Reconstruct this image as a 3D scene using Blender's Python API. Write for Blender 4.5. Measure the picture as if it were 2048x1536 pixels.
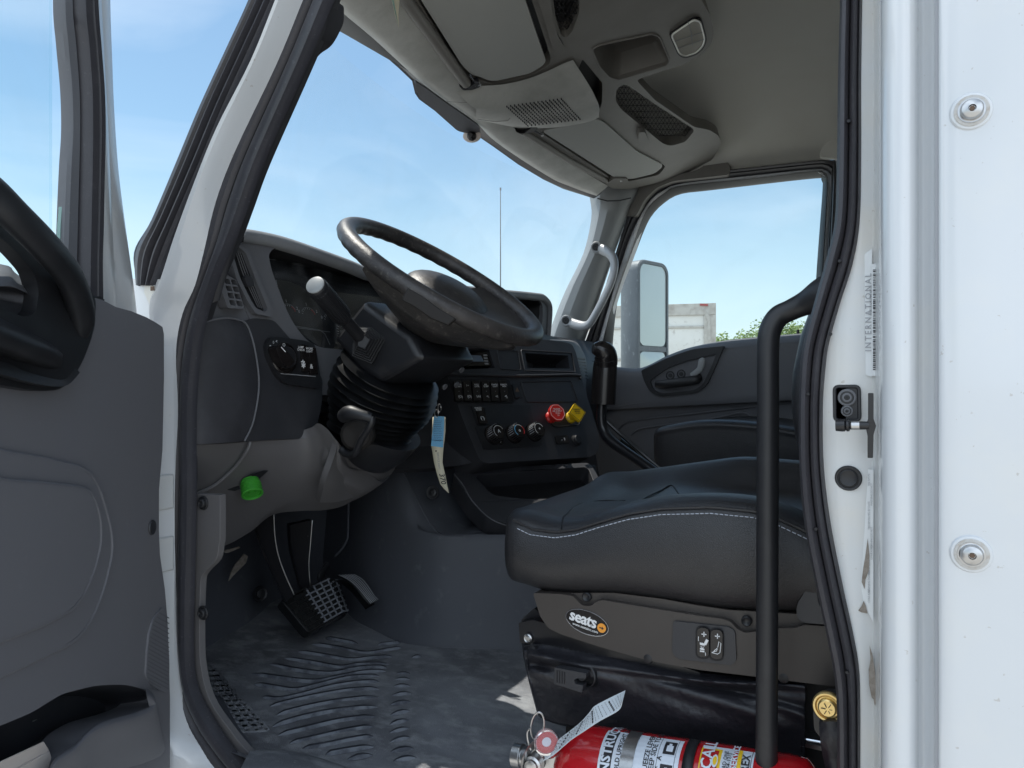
import bpy, bmesh, math, random
import numpy as np
from mathutils import Vector, Matrix
from mathutils.geometry import tessellate_polygon
random.seed(7)
D = bpy.data
scn = bpy.context.scene
COL = scn.collection
for o in list(D.objects): D.objects.remove(o)
# ---------------------------------------------------------------- camera, sky, sun, exposure
ZC = 1.85                       # eye height above the yard
FPX = 1450.0                    # focal length in photo pixels (2048 wide)
YAW = math.radians(28)
S_, C_ = math.sin(YAW), math.cos(YAW)
cam = D.cameras.new('camera'); camo = D.objects.new('camera', cam); COL.objects.link(camo)
cam.sensor_width = 36; cam.lens = 36*FPX/2048; cam.clip_start = 0.02; cam.clip_end = 3000
camo.location = (0, 0, ZC); camo.rotation_euler = (math.radians(90), 0, YAW)
scn.camera = camo
SUNV = Vector((-.42, .14, 1.0)).normalized()
w = D.worlds.new('World'); scn.world = w; w.use_nodes = True
nt = w.node_tree; N = nt.nodes; L = nt.links; N.clear()
wo = N.new('ShaderNodeOutputWorld'); bg = N.new('ShaderNodeBackground'); sky = N.new('ShaderNodeTexSky')
sky.sky_type = 'NISHITA'; sky.sun_disc = False
sky.sun_elevation = math.asin(SUNV.z); sky.sun_rotation = math.atan2(SUNV.x, SUNV.y)
sky.air_density = 1.1; sky.dust_density = 0.6; sky.ozone_density = 1.6
tc = N.new('ShaderNodeTexCoord'); mp = N.new('ShaderNodeMapping'); mp.inputs['Scale'].default_value = (1.2, 1.2, 4.0)
mp.inputs['Rotation'].default_value = (0.25, 0.1, 0.4)
nz = N.new('ShaderNodeTexNoise'); nz.inputs['Scale'].default_value = 1.6; nz.inputs['Detail'].default_value = 7; nz.inputs['Distortion'].default_value = .6
rp = N.new('ShaderNodeValToRGB'); rp.color_ramp.elements[0].position = .46; rp.color_ramp.elements[1].position = .80
rp.color_ramp.elements[1].color = (.38, .38, .38, 1)
mx = N.new('ShaderNodeMixRGB'); mx.inputs[2].default_value = (7.2, 7.9, 8.6, 1)
L.new(tc.outputs['Generated'], mp.inputs[0]); L.new(mp.outputs[0], nz.inputs[0]); L.new(nz.outputs[0], rp.inputs[0])
tint = N.new('ShaderNodeMixRGB'); tint.blend_type = 'MULTIPLY'; tint.inputs[0].default_value = 1; tint.inputs[2].default_value = (.86, .98, .94, 1)
L.new(sky.outputs[0], tint.inputs[1])
sz_ = N.new('ShaderNodeSeparateXYZ'); L.new(tc.outputs['Generated'], sz_.inputs[0])
hz_ = N.new('ShaderNodeMapRange'); hz_.interpolation_type = 'SMOOTHSTEP'; hz_.inputs[1].default_value = .34; hz_.inputs[2].default_value = -.02; hz_.inputs[3].default_value = 0; hz_.inputs[4].default_value = .62
L.new(sz_.outputs[2], hz_.inputs[0]); mh_ = N.new('ShaderNodeMixRGB'); mh_.inputs[2].default_value = (5.6, 6.7, 7.6, 1)
L.new(hz_.outputs[0], mh_.inputs[0]); L.new(tint.outputs[0], mh_.inputs[1])
L.new(rp.outputs[0], mx.inputs[0]); L.new(mh_.outputs[0], mx.inputs[1])
# unseen cloud bank added behind the photographer to brighten cab and white panel
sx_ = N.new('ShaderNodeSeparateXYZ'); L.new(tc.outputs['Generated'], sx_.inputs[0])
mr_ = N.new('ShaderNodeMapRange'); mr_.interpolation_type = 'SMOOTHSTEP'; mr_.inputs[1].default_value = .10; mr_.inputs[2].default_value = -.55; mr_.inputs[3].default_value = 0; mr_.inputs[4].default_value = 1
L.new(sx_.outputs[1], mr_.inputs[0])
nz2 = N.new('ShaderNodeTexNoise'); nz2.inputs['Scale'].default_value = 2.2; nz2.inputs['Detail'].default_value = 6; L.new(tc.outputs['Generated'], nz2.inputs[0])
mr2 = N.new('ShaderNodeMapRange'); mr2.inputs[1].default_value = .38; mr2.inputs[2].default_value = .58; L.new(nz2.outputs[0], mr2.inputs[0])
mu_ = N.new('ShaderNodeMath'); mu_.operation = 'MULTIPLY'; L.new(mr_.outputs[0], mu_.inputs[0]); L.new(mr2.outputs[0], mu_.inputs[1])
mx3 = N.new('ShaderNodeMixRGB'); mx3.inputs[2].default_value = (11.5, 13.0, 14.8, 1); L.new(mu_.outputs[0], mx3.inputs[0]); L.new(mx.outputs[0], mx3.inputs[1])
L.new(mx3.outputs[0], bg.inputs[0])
SKY_STRENGTH = .12
bg.inputs[1].default_value = SKY_STRENGTH; L.new(bg.outputs[0], wo.inputs[0])
sun = D.lights.new('sun', 'SUN'); suno = D.objects.new('sun', sun); COL.objects.link(suno)
sun.energy = 4.0; sun.angle = math.radians(.53); sun.color = (1, .95, .87)
suno.location = (-5, 4, 12); suno.rotation_euler = SUNV.to_track_quat('Z', 'Y').to_euler()
scn.view_settings.view_transform = 'Standard'; scn.view_settings.look = 'None'
scn.view_settings.gamma = 1; scn.view_settings.exposure = 0.38
scn.view_settings.use_curve_mapping = False
scn.render.engine = 'CYCLES'
scn.cycles.max_bounces = 10; scn.cycles.diffuse_bounces = 5; scn.cycles.glossy_bounces = 5
scn.cycles.transparent_max_bounces = 16; scn.cycles.use_denoising = True
# ---------------------------------------------------------------- geometry helpers
# (points are given relative to the camera's eye: X to the rear of the truck, Y across the cab, Z up;
#  the unit of the photo outlines is its pixel, read off on the real plane each part lies in)
def V(*a): return Vector(a)
def ray(px, py):
    t = (px-1024)/FPX; u = (768-py)/FPX
    return Vector((-(S_-t*C_), C_+t*S_, u))
def at(px, py, X=None, Y=None, Z=None, d=None, pl=None, off=0.0):
    r = ray(px, py)
    if d is not None: return r*d
    if X is not None: return r*(X/r.x)
    if Y is not None: return r*(Y/r.y)
    if Z is not None: return r*(Z/r.z)
    p, n = pl
    return r*((p.dot(n)+off)/r.dot(n))
def plane(p, n): return (Vector(p), Vector(n).normalized())
def plane3(a, b, c):
    n = (b-a).cross(c-a).normalized()
    if n.dot(a) > 0: n = -n
    return (a, n)
def cr(pts, n=6, closed=False):
    """Catmull-Rom through tuples/vectors"""
    P = [Vector(p) for p in pts]; m = len(P); out = []
    rng = m if closed else m-1
    for i in range(rng):
        if closed: a, b, c, e = P[(i-1) % m], P[i], P[(i+1) % m], P[(i+2) % m]
        else: a, b, c, e = P[max(i-1, 0)], P[i], P[i+1], P[min(i+2, m-1)]
        for k in range(n):
            t = k/n
            out.append(.5*((2*b)+(c-a)*t+(2*a-5*b+4*c-e)*t*t+(3*b-a-3*c+e)*t**3))
    if not closed: out.append(P[-1].copy())
    return out
def rnd(pts, r, n=5):
    """round the corners of a closed 2D pixel outline; r a number or one per corner"""
    out = []; m = len(pts)
    for i in range(m):
        a, b, c = Vector(pts[i-1]), Vector(pts[i]), Vector(pts[(i+1) % m])
        rr = r[i] if isinstance(r, (list, tuple)) else r
        u, v = a-b, c-b; lu, lv = u.length, v.length
        if rr <= 0 or lu < 1e-6 or lv < 1e-6: out.append(b); continue
        q = min(rr, lu*.48, lv*.48); p0 = b+u/lu*q; p1 = b+v/lv*q
        for k in range(n+1):
            t = k/n; out.append(p0*(1-t)**2+b*2*t*(1-t)+p1*t*t)
    return out
def ell(cx, cy, rx, ry, rot=0, n=28):
    c, s = math.cos(rot), math.sin(rot)
    return [Vector((cx+rx*math.cos(a)*c-ry*math.sin(a)*s, cy+rx*math.cos(a)*s+ry*math.sin(a)*c)) for a in [2*math.pi*k/n for k in range(n)]]
def frame(nrm, up=(0, 0, 1)):
    n = Vector(nrm).normalized(); u = Vector(up).cross(n)
    if u.length < 1e-4: u = Vector((1, 0, 0)).cross(n)
    u.normalize(); return u, n.cross(u).normalized(), n
_txt = {}
def textmesh(s, bold=0.0, spacing=1.0):
    k = (s, bold, spacing)
    if k in _txt: return _txt[k]
    c = D.curves.new('t', 'FONT'); c.body = s; c.size = 1; c.offset = bold; c.resolution_u = 2; c.align_x = 'CENTER'; c.align_y = 'CENTER'
    c.space_character = spacing; c.space_line = .85
    o = D.objects.new('t', c); COL.objects.link(o)
    dg = bpy.context.evaluated_depsgraph_get(); dg.update()
    me = D.meshes.new_from_object(o.evaluated_get(dg))
    vs = [(v.co.x, v.co.y) for v in me.vertices]; fs = [tuple(p.vertices) for p in me.polygons]
    D.objects.remove(o); D.curves.remove(c); D.meshes.remove(me)
    _txt[k] = (vs, fs); return _txt[k]
_tl = {}
OFF = Vector((0, 0, ZC))
def tag(o, label=None, cat=None, group=None, kind=None):
    if label: o['label'] = label
    if cat: o['category'] = cat
    if group: o['group'] = group
    if kind: o['kind'] = kind
    return o
def wloc(o):
    v = o.location.copy()
    while o.parent: o = o.parent; v += o.location
    return v
def empty(name, loc, label=None, cat=None, group=None, parent=None):
    o = D.objects.new(name, None); COL.objects.link(o); o.empty_display_size = .05
    o.location = Vector(loc)+OFF
    if parent: o.parent = parent; o.location -= wloc(parent)
    return tag(o, label, cat, group)
class MB:
    def __init__(s): s.v = []; s.f = []; s.m = []; s.mats = []
    def mi(s, m):
        m = M(m)
        if m not in s.mats: s.mats.append(m)
        return s.mats.index(m)
    def add(s, vs, fs, mat):
        b = len(s.v); k = s.mi(mat)
        s.v += [Vector(v) for v in vs]
        for f in fs: s.f.append([b+i for i in f]); s.m.append(k)
        return s
    def grid(s, rows, mat, cu=False, cv=False, caps=False):
        nr, nc = len(rows), len(rows[0]); vs = [p for r in rows for p in r]; fs = []
        for i in range(nr if cu else nr-1):
            for j in range(nc if cv else nc-1):
                a = i*nc+j; b = i*nc+(j+1) % nc; c = ((i+1) % nr)*nc+(j+1) % nc; d = ((i+1) % nr)*nc+j
                fs.append((a, b, c, d))
        if caps: fs += [tuple(range(nc))[::-1], tuple((nr-1)*nc+j for j in range(nc))]
        return s.add(vs, fs, mat)
    def surf(s, ctrl, mat, nu=5, nv=5, thick=0, tdir=None):
        """smooth surface through rows of control points"""
        rows = [cr(r, nv) for r in ctrl]
        cols = [cr([rows[i][j] for i in range(len(rows))], nu) for j in range(len(rows[0]))]
        g = [[cols[j][i] for j in range(len(cols))] for i in range(len(cols[0]))]
        s.grid(g, mat)
        if thick:
            td = Vector(tdir)*thick
            loop = g[0]+[r[-1] for r in g[1:]]+g[-1][-2::-1]+[r[0] for r in g[-2:0:-1]]
            s.grid([[p+td for p in r] for r in g], mat)
            s.grid([loop+[loop[0]], [p+td for p in loop]+[loop[0]+td]], mat)
        return s
    def prism(s, outer, nrm, thick, mat, holes=(), side=None, back=True):
        """flat plate: outline on its front face, extruded backwards"""
        n = Vector(nrm).normalized()*-thick; loops = [list(outer)]+[list(h) for h in holes]
        tri = tessellate_polygon([[Vector(p) for p in l] for l in loops]); flat = [p for l in loops for p in l]; k = len(flat)
        vs = flat+[p+n for p in flat]
        nn = Vector(nrm); fs = []
        for t in tri:
            if len(set(t)) < 3: continue
            a, b, c = (flat[i] for i in t)
            if (b-a).cross(c-a).dot(nn) < 0: t = t[::-1]
            fs.append(tuple(t))
            if back: fs.append(tuple(i+k for i in t[::-1]))
        s.add(vs, fs, mat)
        b = 0; sf = []
        for l in loops:
            m = len(l)
            for i in range(m): sf.append((b+i, b+(i+1) % m, b+(i+1) % m+k, b+i+k))
            b += m
        s.add(vs, sf, side or mat)
        return s
    def pp(s, out, pl, thick, mat, off=0, holes=(), side=None, back=True):
        return s.prism([at(p[0], p[1], pl=pl, off=off) for p in out], pl[1], thick, mat,
                       [[at(p[0], p[1], pl=pl, off=off) for p in h] for h in holes], side, back)
    def tube(s, path, r, mat, seg=12, smooth=0, closed=False, caps=True, flat=1.0, up=None):
        P = [Vector(p) for p in path]
        R = list(r) if isinstance(r, (list, tuple)) else [r]*len(P)
        if smooth:
            R4 = cr([(x, 0, 0) for x in R], smooth, closed); P = cr(P, smooth, closed); R = [q.x for q in R4]
        n = len(P); rows = []; pu = None
        for i in range(n):
            t = (P[(i+1) % n]-P[i-1]) if closed else (P[min(i+1, n-1)]-P[max(i-1, 0)])
            t.normalize()
            if pu is None:
                u = (Vector(up) if up else (Vector((0, 0, 1)) if abs(t.z) < .9 else Vector((1, 0, 0))))
            else: u = pu
            u = (u-t*u.dot(t)); u.normalize(); pu = u; b = t.cross(u)
            rows.append([P[i]+(u*math.cos(a)+b*math.sin(a)*flat)*R[i] for a in [2*math.pi*k/seg for k in range(seg)]])
        return s.grid(rows, mat, cu=closed, cv=True, caps=(caps and not closed))
    def sweep(s, path, prof, nrm, mat, closed=False, smooth=0, caps=True):
        """prof: closed loop of (b, n); b across the path in the plane, n along the plane normal"""
        P = [Vector(p) for p in path]
        if smooth: P = cr(P, smooth, closed)
        nn = Vector(nrm).normalized(); n = len(P); rows = []
        for i in range(n):
            t = (P[(i+1) % n]-P[i-1]) if closed else (P[min(i+1, n-1)]-P[max(i-1, 0)])
            t.normalize(); b = nn.cross(t).normalized()
            rows.append([P[i]+b*q[0]+nn*q[1] for q in prof])
        return s.grid(rows, mat, cu=closed, cv=True, caps=(caps and not closed))
    def lathe(s, o, ax, prof, mat, seg=24, sq=1.0, up=(0, 0, 1), caps=True):
        """prof: (radius, height along axis)"""
        u, v, n = frame(ax, up); o = Vector(o)
        rows = [[o+n*h+(u*math.cos(a)+v*math.sin(a)*sq)*r for a in [2*math.pi*k/seg for k in range(seg)]] for r, h in prof]
        return s.grid(rows, mat, cv=True, caps=caps)
    def box(s, c, h, mat, ax=None):
        c = Vector(c); X, Y, Z = ax or (V(1, 0, 0), V(0, 1, 0), V(0, 0, 1))
        vs = [c+X*h[0]*a+Y*h[1]*b+Z*h[2]*d for a in (-1, 1) for b in (-1, 1) for d in (-1, 1)]
        return s.add(vs, [(0, 1, 3, 2), (4, 6, 7, 5), (0, 4, 5, 1), (2, 3, 7, 6), (0, 2, 6, 4), (1, 5, 7, 3)], mat)
    def hull(s, a, b, mat):
        """solid between two matching loops"""
        return s.grid([a, b], mat, cv=True, caps=True)
    def text(s, t, o, u, v, size, mat, bold=0.0, spacing=1.0, lift=0.0):
        vs, fs = textmesh(t, bold, spacing); o, u, v = Vector(o), Vector(u).normalized(), Vector(v).normalized()
        n = u.cross(v)
        return s.add([o+u*x*size+v*y*size+n*lift for x, y in vs], fs, mat)
    def line(s, pts, wd, nrm, mat, lift=0.0, closed=False):
        """thin raised line lying on a surface"""
        return s.sweep(pts, [(-wd/2, 0), (-wd/2, wd*.3+lift), (wd/2, wd*.3+lift), (wd/2, 0)], nrm, mat, closed=closed)
    def build(s, name, parent=None, bevel=0, segs=2, angle=32, label=None, cat=None, group=None, kind=None, flat=False, subd=0, weld=True, solid=0):
        lo = Vector((min(p.x for p in s.v), min(p.y for p in s.v), min(p.z for p in s.v)))
        hi = Vector((max(p.x for p in s.v), max(p.y for p in s.v), max(p.z for p in s.v)))
        org = Vector(((lo.x+hi.x)/2, (lo.y+hi.y)/2, lo.z))
        me = D.meshes.new(name); me.from_pydata([p-org for p in s.v], [], s.f)
        for m in s.mats: me.materials.append(m)
        me.polygons.foreach_set('material_index', s.m)
        bm = bmesh.new(); bm.from_mesh(me)
        if weld: bmesh.ops.remove_doubles(bm, verts=bm.verts, dist=1e-5)
        bmesh.ops.dissolve_degenerate(bm, edges=bm.edges, dist=1e-6)
        bmesh.ops.recalc_face_normals(bm, faces=bm.faces)
        bm.to_mesh(me); bm.free()
        o = D.objects.new(name, me); COL.objects.link(o)
        o.location = org+OFF
        if parent: o.parent = parent; o.location -= wloc(parent)
        if not flat:
            me.polygons.foreach_set('use_smooth', [True]*len(me.polygons))
            if not subd: me.set_sharp_from_angle(angle=math.radians(angle))
        if solid:
            md = o.modifiers.new('solid', 'SOLIDIFY'); md.thickness = abs(solid); md.offset = -1 if solid > 0 else 1
        if bevel:
            md = o.modifiers.new('bevel', 'BEVEL'); md.width = bevel; md.segments = segs; md.limit_method = 'ANGLE'; md.angle_limit = math.radians(40)
            md.harden_normals = False
        if subd:
            md = o.modifiers.new('sub', 'SUBSURF'); md.levels = subd; md.render_levels = subd
        return tag(o, label, cat, group, kind)
# ---------------------------------------------------------------- materials
_mats = {}; SPEC = {}
def M(name):
    if not isinstance(name, str): return name
    if name in _mats: return _mats[name]
    kw = SPEC[name]; m = D.materials.new(name); m.use_nodes = True; _mats[name] = m
    nt = m.node_tree; N, L = nt.nodes, nt.links; N.clear()
    out = N.new('ShaderNodeOutputMaterial')
    if kw.get('glass'):
        tint, refl = kw['glass']
        tr = N.new('ShaderNodeBsdfTransparent'); tr.inputs[0].default_value = (*tint, 1)
        gl = N.new('ShaderNodeBsdfGlossy'); gl.inputs['Roughness'].default_value = .01
        df = N.new('ShaderNodeBsdfDiffuse'); df.inputs[0].default_value = (.8, .85, .9, 1)
        tco = N.new('ShaderNodeTexCoord'); nz = N.new('ShaderNodeTexNoise'); nz.inputs['Scale'].default_value = kw.get('dscale', 7); nz.inputs['Detail'].default_value = 8; nz.inputs['Distortion'].default_value = 1.5
        mr = N.new('ShaderNodeMapRange'); mr.inputs[1].default_value = .45; mr.inputs[2].default_value = .8; mr.inputs[3].default_value = kw.get('dirt', .01)*.4; mr.inputs[4].default_value = kw.get('dirt', .01)*3
        fr = N.new('ShaderNodeFresnel'); fr.inputs[0].default_value = 1.45
        mu = N.new('ShaderNodeMath'); mu.operation = 'MULTIPLY'; mu.inputs[1].default_value = refl
        mx = N.new('ShaderNodeMixShader'); mx2 = N.new('ShaderNodeMixShader')
        L.new(tco.outputs['Object'], nz.inputs[0]); L.new(nz.outputs[0], mr.inputs[0])
        L.new(fr.outputs[0], mu.inputs[0]); L.new(mu.outputs[0], mx.inputs[0]); L.new(tr.outputs[0], mx.inputs[1]); L.new(gl.outputs[0], mx.inputs[2])
        L.new(mr.outputs[0], mx2.inputs[0]); L.new(mx.outputs[0], mx2.inputs[1]); L.new(df.outputs[0], mx2.inputs[2]); L.new(mx2.outputs[0], out.inputs[0])
        return m
    p = N.new('ShaderNodeBsdfPrincipled'); L.new(p.outputs[0], out.inputs[0])
    col = kw['col']; p.inputs['Base Color'].default_value = (*col, 1)
    p.inputs['Roughness'].default_value = kw.get('rough', .5); p.inputs['Metallic'].default_value = kw.get('metal', 0)
    p.inputs['Specular IOR Level'].default_value = kw.get('spec', .5)
    if kw.get('coat'): p.inputs['Coat Weight'].default_value = kw['coat']; p.inputs['Coat Roughness'].default_value = kw.get('coatr', .06)
    tco = N.new('ShaderNodeTexCoord'); src = tco.outputs['Object']
    if kw.get('stretch'):
        mp = N.new('ShaderNodeMapping'); mp.inputs['Scale'].default_value = kw['stretch']; L.new(src, mp.inputs[0]); srcv = mp.outputs[0]
    else: srcv = src
    colout = None; last = None
    for (sc, lo, hi, c2, amt) in kw.get('dirt', ()):        # noise patches of a second colour: wear, dust, stains
        nz = N.new('ShaderNodeTexNoise'); nz.inputs['Scale'].default_value = sc; nz.inputs['Detail'].default_value = 8; nz.inputs['Roughness'].default_value = .6
        L.new(srcv, nz.inputs[0]); mr = N.new('ShaderNodeMapRange'); mr.inputs[1].default_value = lo; mr.inputs[2].default_value = hi; mr.inputs[4].default_value = amt
        L.new(nz.outputs[0], mr.inputs[0]); mx = N.new('ShaderNodeMixRGB'); L.new(mr.outputs[0], mx.inputs[0])
        if colout: L.new(colout, mx.inputs[1])
        else: mx.inputs[1].default_value = (*col, 1)
        mx.inputs[2].default_value = (*c2, 1); colout = mx.outputs[0]; last = mr.outputs[0]
    if colout: L.new(colout, p.inputs['Base Color'])
    if last and kw.get('rvar'):
        mr = N.new('ShaderNodeMapRange'); mr.inputs[3].default_value = kw.get('rough', .5); mr.inputs[4].default_value = kw.get('rough', .5)+kw['rvar']
        L.new(last, mr.inputs[0]); L.new(mr.outputs[0], p.inputs['Roughness'])
    prev = None
    for (kind, sc, st, dist) in kw.get('bump', ()):
        if kind == 'v':
            t = N.new('ShaderNodeTexVoronoi'); t.feature = 'DISTANCE_TO_EDGE'; t.inputs['Scale'].default_value = sc; o_ = t.outputs['Distance']; t.inputs['Randomness'].default_value = 1
            cl = N.new('ShaderNodeMapRange'); cl.inputs[2].default_value = .25; L.new(t.outputs['Distance'], cl.inputs[0]); o_ = cl.outputs[0]
        elif kind == 'w':
            t = N.new('ShaderNodeTexWave'); t.inputs['Scale'].default_value = sc; t.inputs['Distortion'].default_value = 0; o_ = t.outputs[0]
        else:
            t = N.new('ShaderNodeTexNoise'); t.inputs['Scale'].default_value = sc; t.inputs['Detail'].default_value = 4; o_ = t.outputs[0]
        L.new(src, t.inputs['Vector']); b = N.new('ShaderNodeBump'); b.inputs['Strength'].default_value = st; b.inputs['Distance'].default_value = dist
        L.new(o_, b.inputs['Height'])
        if prev: L.new(prev, b.inputs['Normal'])
        prev = b.outputs[0]
    if prev: L.new(prev, p.inputs['Normal'])
    if kw.get('emit'): p.inputs['Emission Color'].default_value = (*kw['emit'][0], 1); p.inputs['Emission Strength'].default_value = kw['emit'][1]
    if kw.get('trans'): p.inputs['Transmission Weight'].default_value = kw['trans']
    if kw.get('alpha'): p.inputs['Alpha'].default_value = kw['alpha']
    return m
G = [('n', 1400, .25, .0006)]
S = SPEC
S['door_plastic'] = dict(col=(.155, .154, .168), rough=.55, bump=G, dirt=[(9, .45, .75, (.15, .15, .17), .5), (60, .62, .8, (.22, .22, .24), .25)])
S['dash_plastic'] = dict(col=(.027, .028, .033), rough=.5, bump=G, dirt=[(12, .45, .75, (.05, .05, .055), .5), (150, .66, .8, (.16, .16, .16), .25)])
S['dash_grey'] = dict(col=(.115, .118, .130), rough=.55, bump=G, dirt=[(14, .45, .7, (.11, .11, .115), .5), (180, .62, .75, (.25, .24, .22), .35)])
S['trim_grey'] = dict(col=(.122, .118, .122), rough=.6, bump=G, dirt=[(6, .45, .7, (.12, .115, .11), .5), (240, .72, .8, (.4, .4, .4), .4)])
S['black_plastic'] = dict(col=(.013, .0135, .016), rough=.45, bump=G, dirt=[(30, .5, .8, (.03, .03, .033), .5)])
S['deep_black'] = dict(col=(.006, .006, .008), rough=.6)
S['gloss_black'] = dict(col=(.013, .011, .011), rough=.24)
S['panel_black'] = dict(col=(.010, .012, .016), rough=.35)
S['cover_plastic'] = dict(col=(.034, .034, .040), rough=.5, bump=[('v', 900, .3, .0006)], dirt=[(12, .45, .75, (.085, .085, .095), .5)])
S['black_metal'] = dict(col=(.010, .010, .012), rough=.28, bump=[('n', 300, .1, .0005)], dirt=[(200, .7, .75, (.3, .3, .3), .5)])
S['wheel_rubber'] = dict(col=(.028, .026, .026), rough=.42, bump=[('v', 260, .35, .0006), ('n', 60, .3, .001)], dirt=[(9, .46, .64, (.075, .066, .062), .6), (120, .56, .70, (.20, .185, .165), .4)], rvar=.15)
S['column_plastic'] = dict(col=(.014, .0145, .017), rough=.42, bump=G, dirt=[(30, .6, .8, (.06, .05, .045), .5)])
S['boot_rubber'] = dict(col=(.006, .0065, .0075), rough=.34, dirt=[(20, .5, .8, (.04, .04, .04), .5)])
S['leather'] = dict(col=(.013, .013, .0155), rough=.42, spec=.5, coat=.35, coatr=.38, bump=[('v', 420, .45, .0007), ('n', 14, .25, .006)], dirt=[(5, .4, .8, (.022, .021, .023), .6)])
S['skirt_leather'] = dict(col=(.020, .020, .025), rough=.40, bump=[('v', 500, .25, .0005), ('n', 12, .7, .02), ('n', 30, .35, .006)])
S['thread'] = dict(col=(.42, .45, .52), rough=.7)
S['seat_plastic'] = dict(col=(.048, .041, .037), rough=.45, bump=G, dirt=[(6, .4, .8, (.060, .052, .046), .5)])
S['seat_dark'] = dict(col=(.030, .031, .036), rough=.4, bump=G)
S['floor_mat'] = dict(col=(.118, .122, .136), rough=.62, bump=[('v', 330, .5, .0009), ('n', 25, .25, .003)],
                      dirt=[(3, .36, .60, (.26, .275, .30), .8), (17, .48, .64, (.36, .375, .39), .6), (140, .60, .72, (.42, .42, .41), .5)], stretch=(1, 1.6, 1), rvar=.2)
S['tunnel_mat'] = dict(col=(.084, .090, .106), rough=.6, bump=[('n', 900, .3, .0008)], dirt=[(5, .45, .7, (.075, .08, .09), .6), (26, .6, .72, (.16, .17, .18), .5)], rvar=.1)
S['ceiling_vinyl'] = dict(col=(.46, .46, .43), rough=.55, bump=[('n', 40, .35, .004), ('v', 700, .2, .0005)], dirt=[(9, .4, .7, (.20, .20, .18), .5)])
S['ceiling_plastic'] = dict(col=(.145, .136, .122), rough=.5, bump=G, dirt=[(10, .4, .7, (.19, .185, .17), .5)])
S['visor_vinyl'] = dict(col=(.36, .365, .345), rough=.6, bump=[('v', 800, .25, .0005), ('n', 14, .2, .004)])
S['headliner'] = dict(col=(.54, .53, .485), rough=.95, bump=[('n', 1100, .5, .0012), ('n', 300, .2, .001)], dirt=[(3, .5, .8, (.46, .44, .38), .5)])
S['pillar_plastic'] = dict(col=(.27, .28, .28), rough=.42, bump=G)
S['handle_silver'] = dict(col=(.33, .34, .35), rough=.42, metal=.2)
S['seal_rubber'] = dict(col=(.040, .038, .044), rough=.48, bump=[('n', 500, .2, .0006)], dirt=[(35, .5, .8, (.06, .058, .066), .5), (200, .6, .75, (.13, .125, .13), .35)])
S['shiny_rubber'] = dict(col=(.035, .035, .042), rough=.34, bump=[('n', 200, .15, .0006)], dirt=[(12, .5, .8, (.07, .07, .085), .5), (220, .6, .72, (.14, .14, .16), .4)])
S['white_paint'] = dict(col=(.61, .63, .65), rough=.22, coat=.7, bump=[('n', 9, .04, .01)], dirt=[(12, .5, .8, (.68, .67, .63), .5), (110, .675, .69, (.42, .39, .36), .6)])
S['jamb_paint'] = dict(col=(.60, .615, .62), rough=.32, coat=.3, bump=[('n', 22, .08, .01)], dirt=[(10, .45, .72, (.66, .62, .55), .6), (160, .66, .74, (.34, .30, .25), .6)])
S['cream_paint'] = dict(col=(.60, .59, .54), rough=.35, coat=.3)
S['chip'] = dict(col=(.20, .17, .14), rough=.8, bump=[('n', 300, .6, .002)], dirt=[(120, .4, .6, (.32, .29, .26), .7)])
S['chrome'] = dict(col=(.78, .78, .80), rough=.14, metal=1)
S['steel'] = dict(col=(.50, .50, .50), rough=.3, metal=1, bump=[('n', 260, .2, .0006)])
S['gold_zinc'] = dict(col=(.78, .58, .25), rough=.32, metal=.85, bump=[('n', 300, .3, .0008)], dirt=[(60, .5, .7, (.45, .35, .20), .6)])
S['white_mark'] = dict(col=(.72, .73, .74), rough=.6)
S['grey_mark'] = dict(col=(.30, .31, .33), rough=.6)
S['red_mark'] = dict(col=(.50, .03, .03), rough=.5)
S['red_plastic'] = dict(col=(.62, .02, .015), rough=.35)
S['yellow_plastic'] = dict(col=(.72, .48, .01), rough=.35)
S['green_plastic'] = dict(col=(.045, .30, .03), rough=.35)
S['red_paint'] = dict(col=(.45, .008, .014), rough=.18, coat=.6)
S['label_white'] = dict(col=(.66, .72, .80), rough=.3)
S['black_ink'] = dict(col=(.02, .02, .025), rough=.5)
S['tan_ink'] = dict(col=(.62, .45, .27), rough=.5)
S['orange_ink'] = dict(col=(.80, .32, .04), rough=.4)
S['yellow_ink'] = dict(col=(.80, .52, .02), rough=.4)
S['paper'] = dict(col=(.74, .80, .84), rough=.7)
S['tag_blue'] = dict(col=(.10, .36, .60), rough=.4)
S['tag_cream'] = dict(col=(.62, .58, .44), rough=.6)
S['ink_blue'] = dict(col=(.015, .07, .16), rough=.6)
S['sticker'] = dict(col=(.66, .68, .69), rough=.35, coat=.3)
S['carton'] = dict(col=(.62, .55, .50), rough=.7)
S['lens'] = dict(col=(.50, .48, .42), rough=.15, bump=[('w', 260, .5, .001)], spec=.8)
S['lens_frame'] = dict(col=(.85, .85, .80), rough=.12, spec=.9)
S['clear_red'] = dict(col=(.75, .55, .56), rough=.06, alpha=.22)
S['windshield'] = dict(glass=((.97, .985, .985), .05), dirt=.016, dscale=5)
S['window_glass'] = dict(glass=((.90, .96, .97), .25), dirt=.02, dscale=3)
S['green_edge'] = dict(col=(.35, .55, .50), rough=.15, alpha=.55)
S['screen'] = dict(col=(.16, .22, .30), rough=.08, spec=.8)
S['cluster_glass'] = dict(glass=((.85, .88, .90), 3.0), dirt=.03, dscale=10)
S['cowl_dust_sunlit'] = dict(col=(.19, .20, .215), rough=.6, bump=G, dirt=[(14, .45, .7, (.27, .28, .285), .6), (180, .62, .75, (.40, .39, .36), .4)])  # dusty plastic, made paler to carry the sun the cowl catches
S['mirror_glass'] = dict(col=(.72, .76, .74), rough=.08, metal=.3, dirt=[(8, .45, .8, (.8, .8, .78), .2)])  # pale base and patches stand in for a whitish reflection
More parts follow.
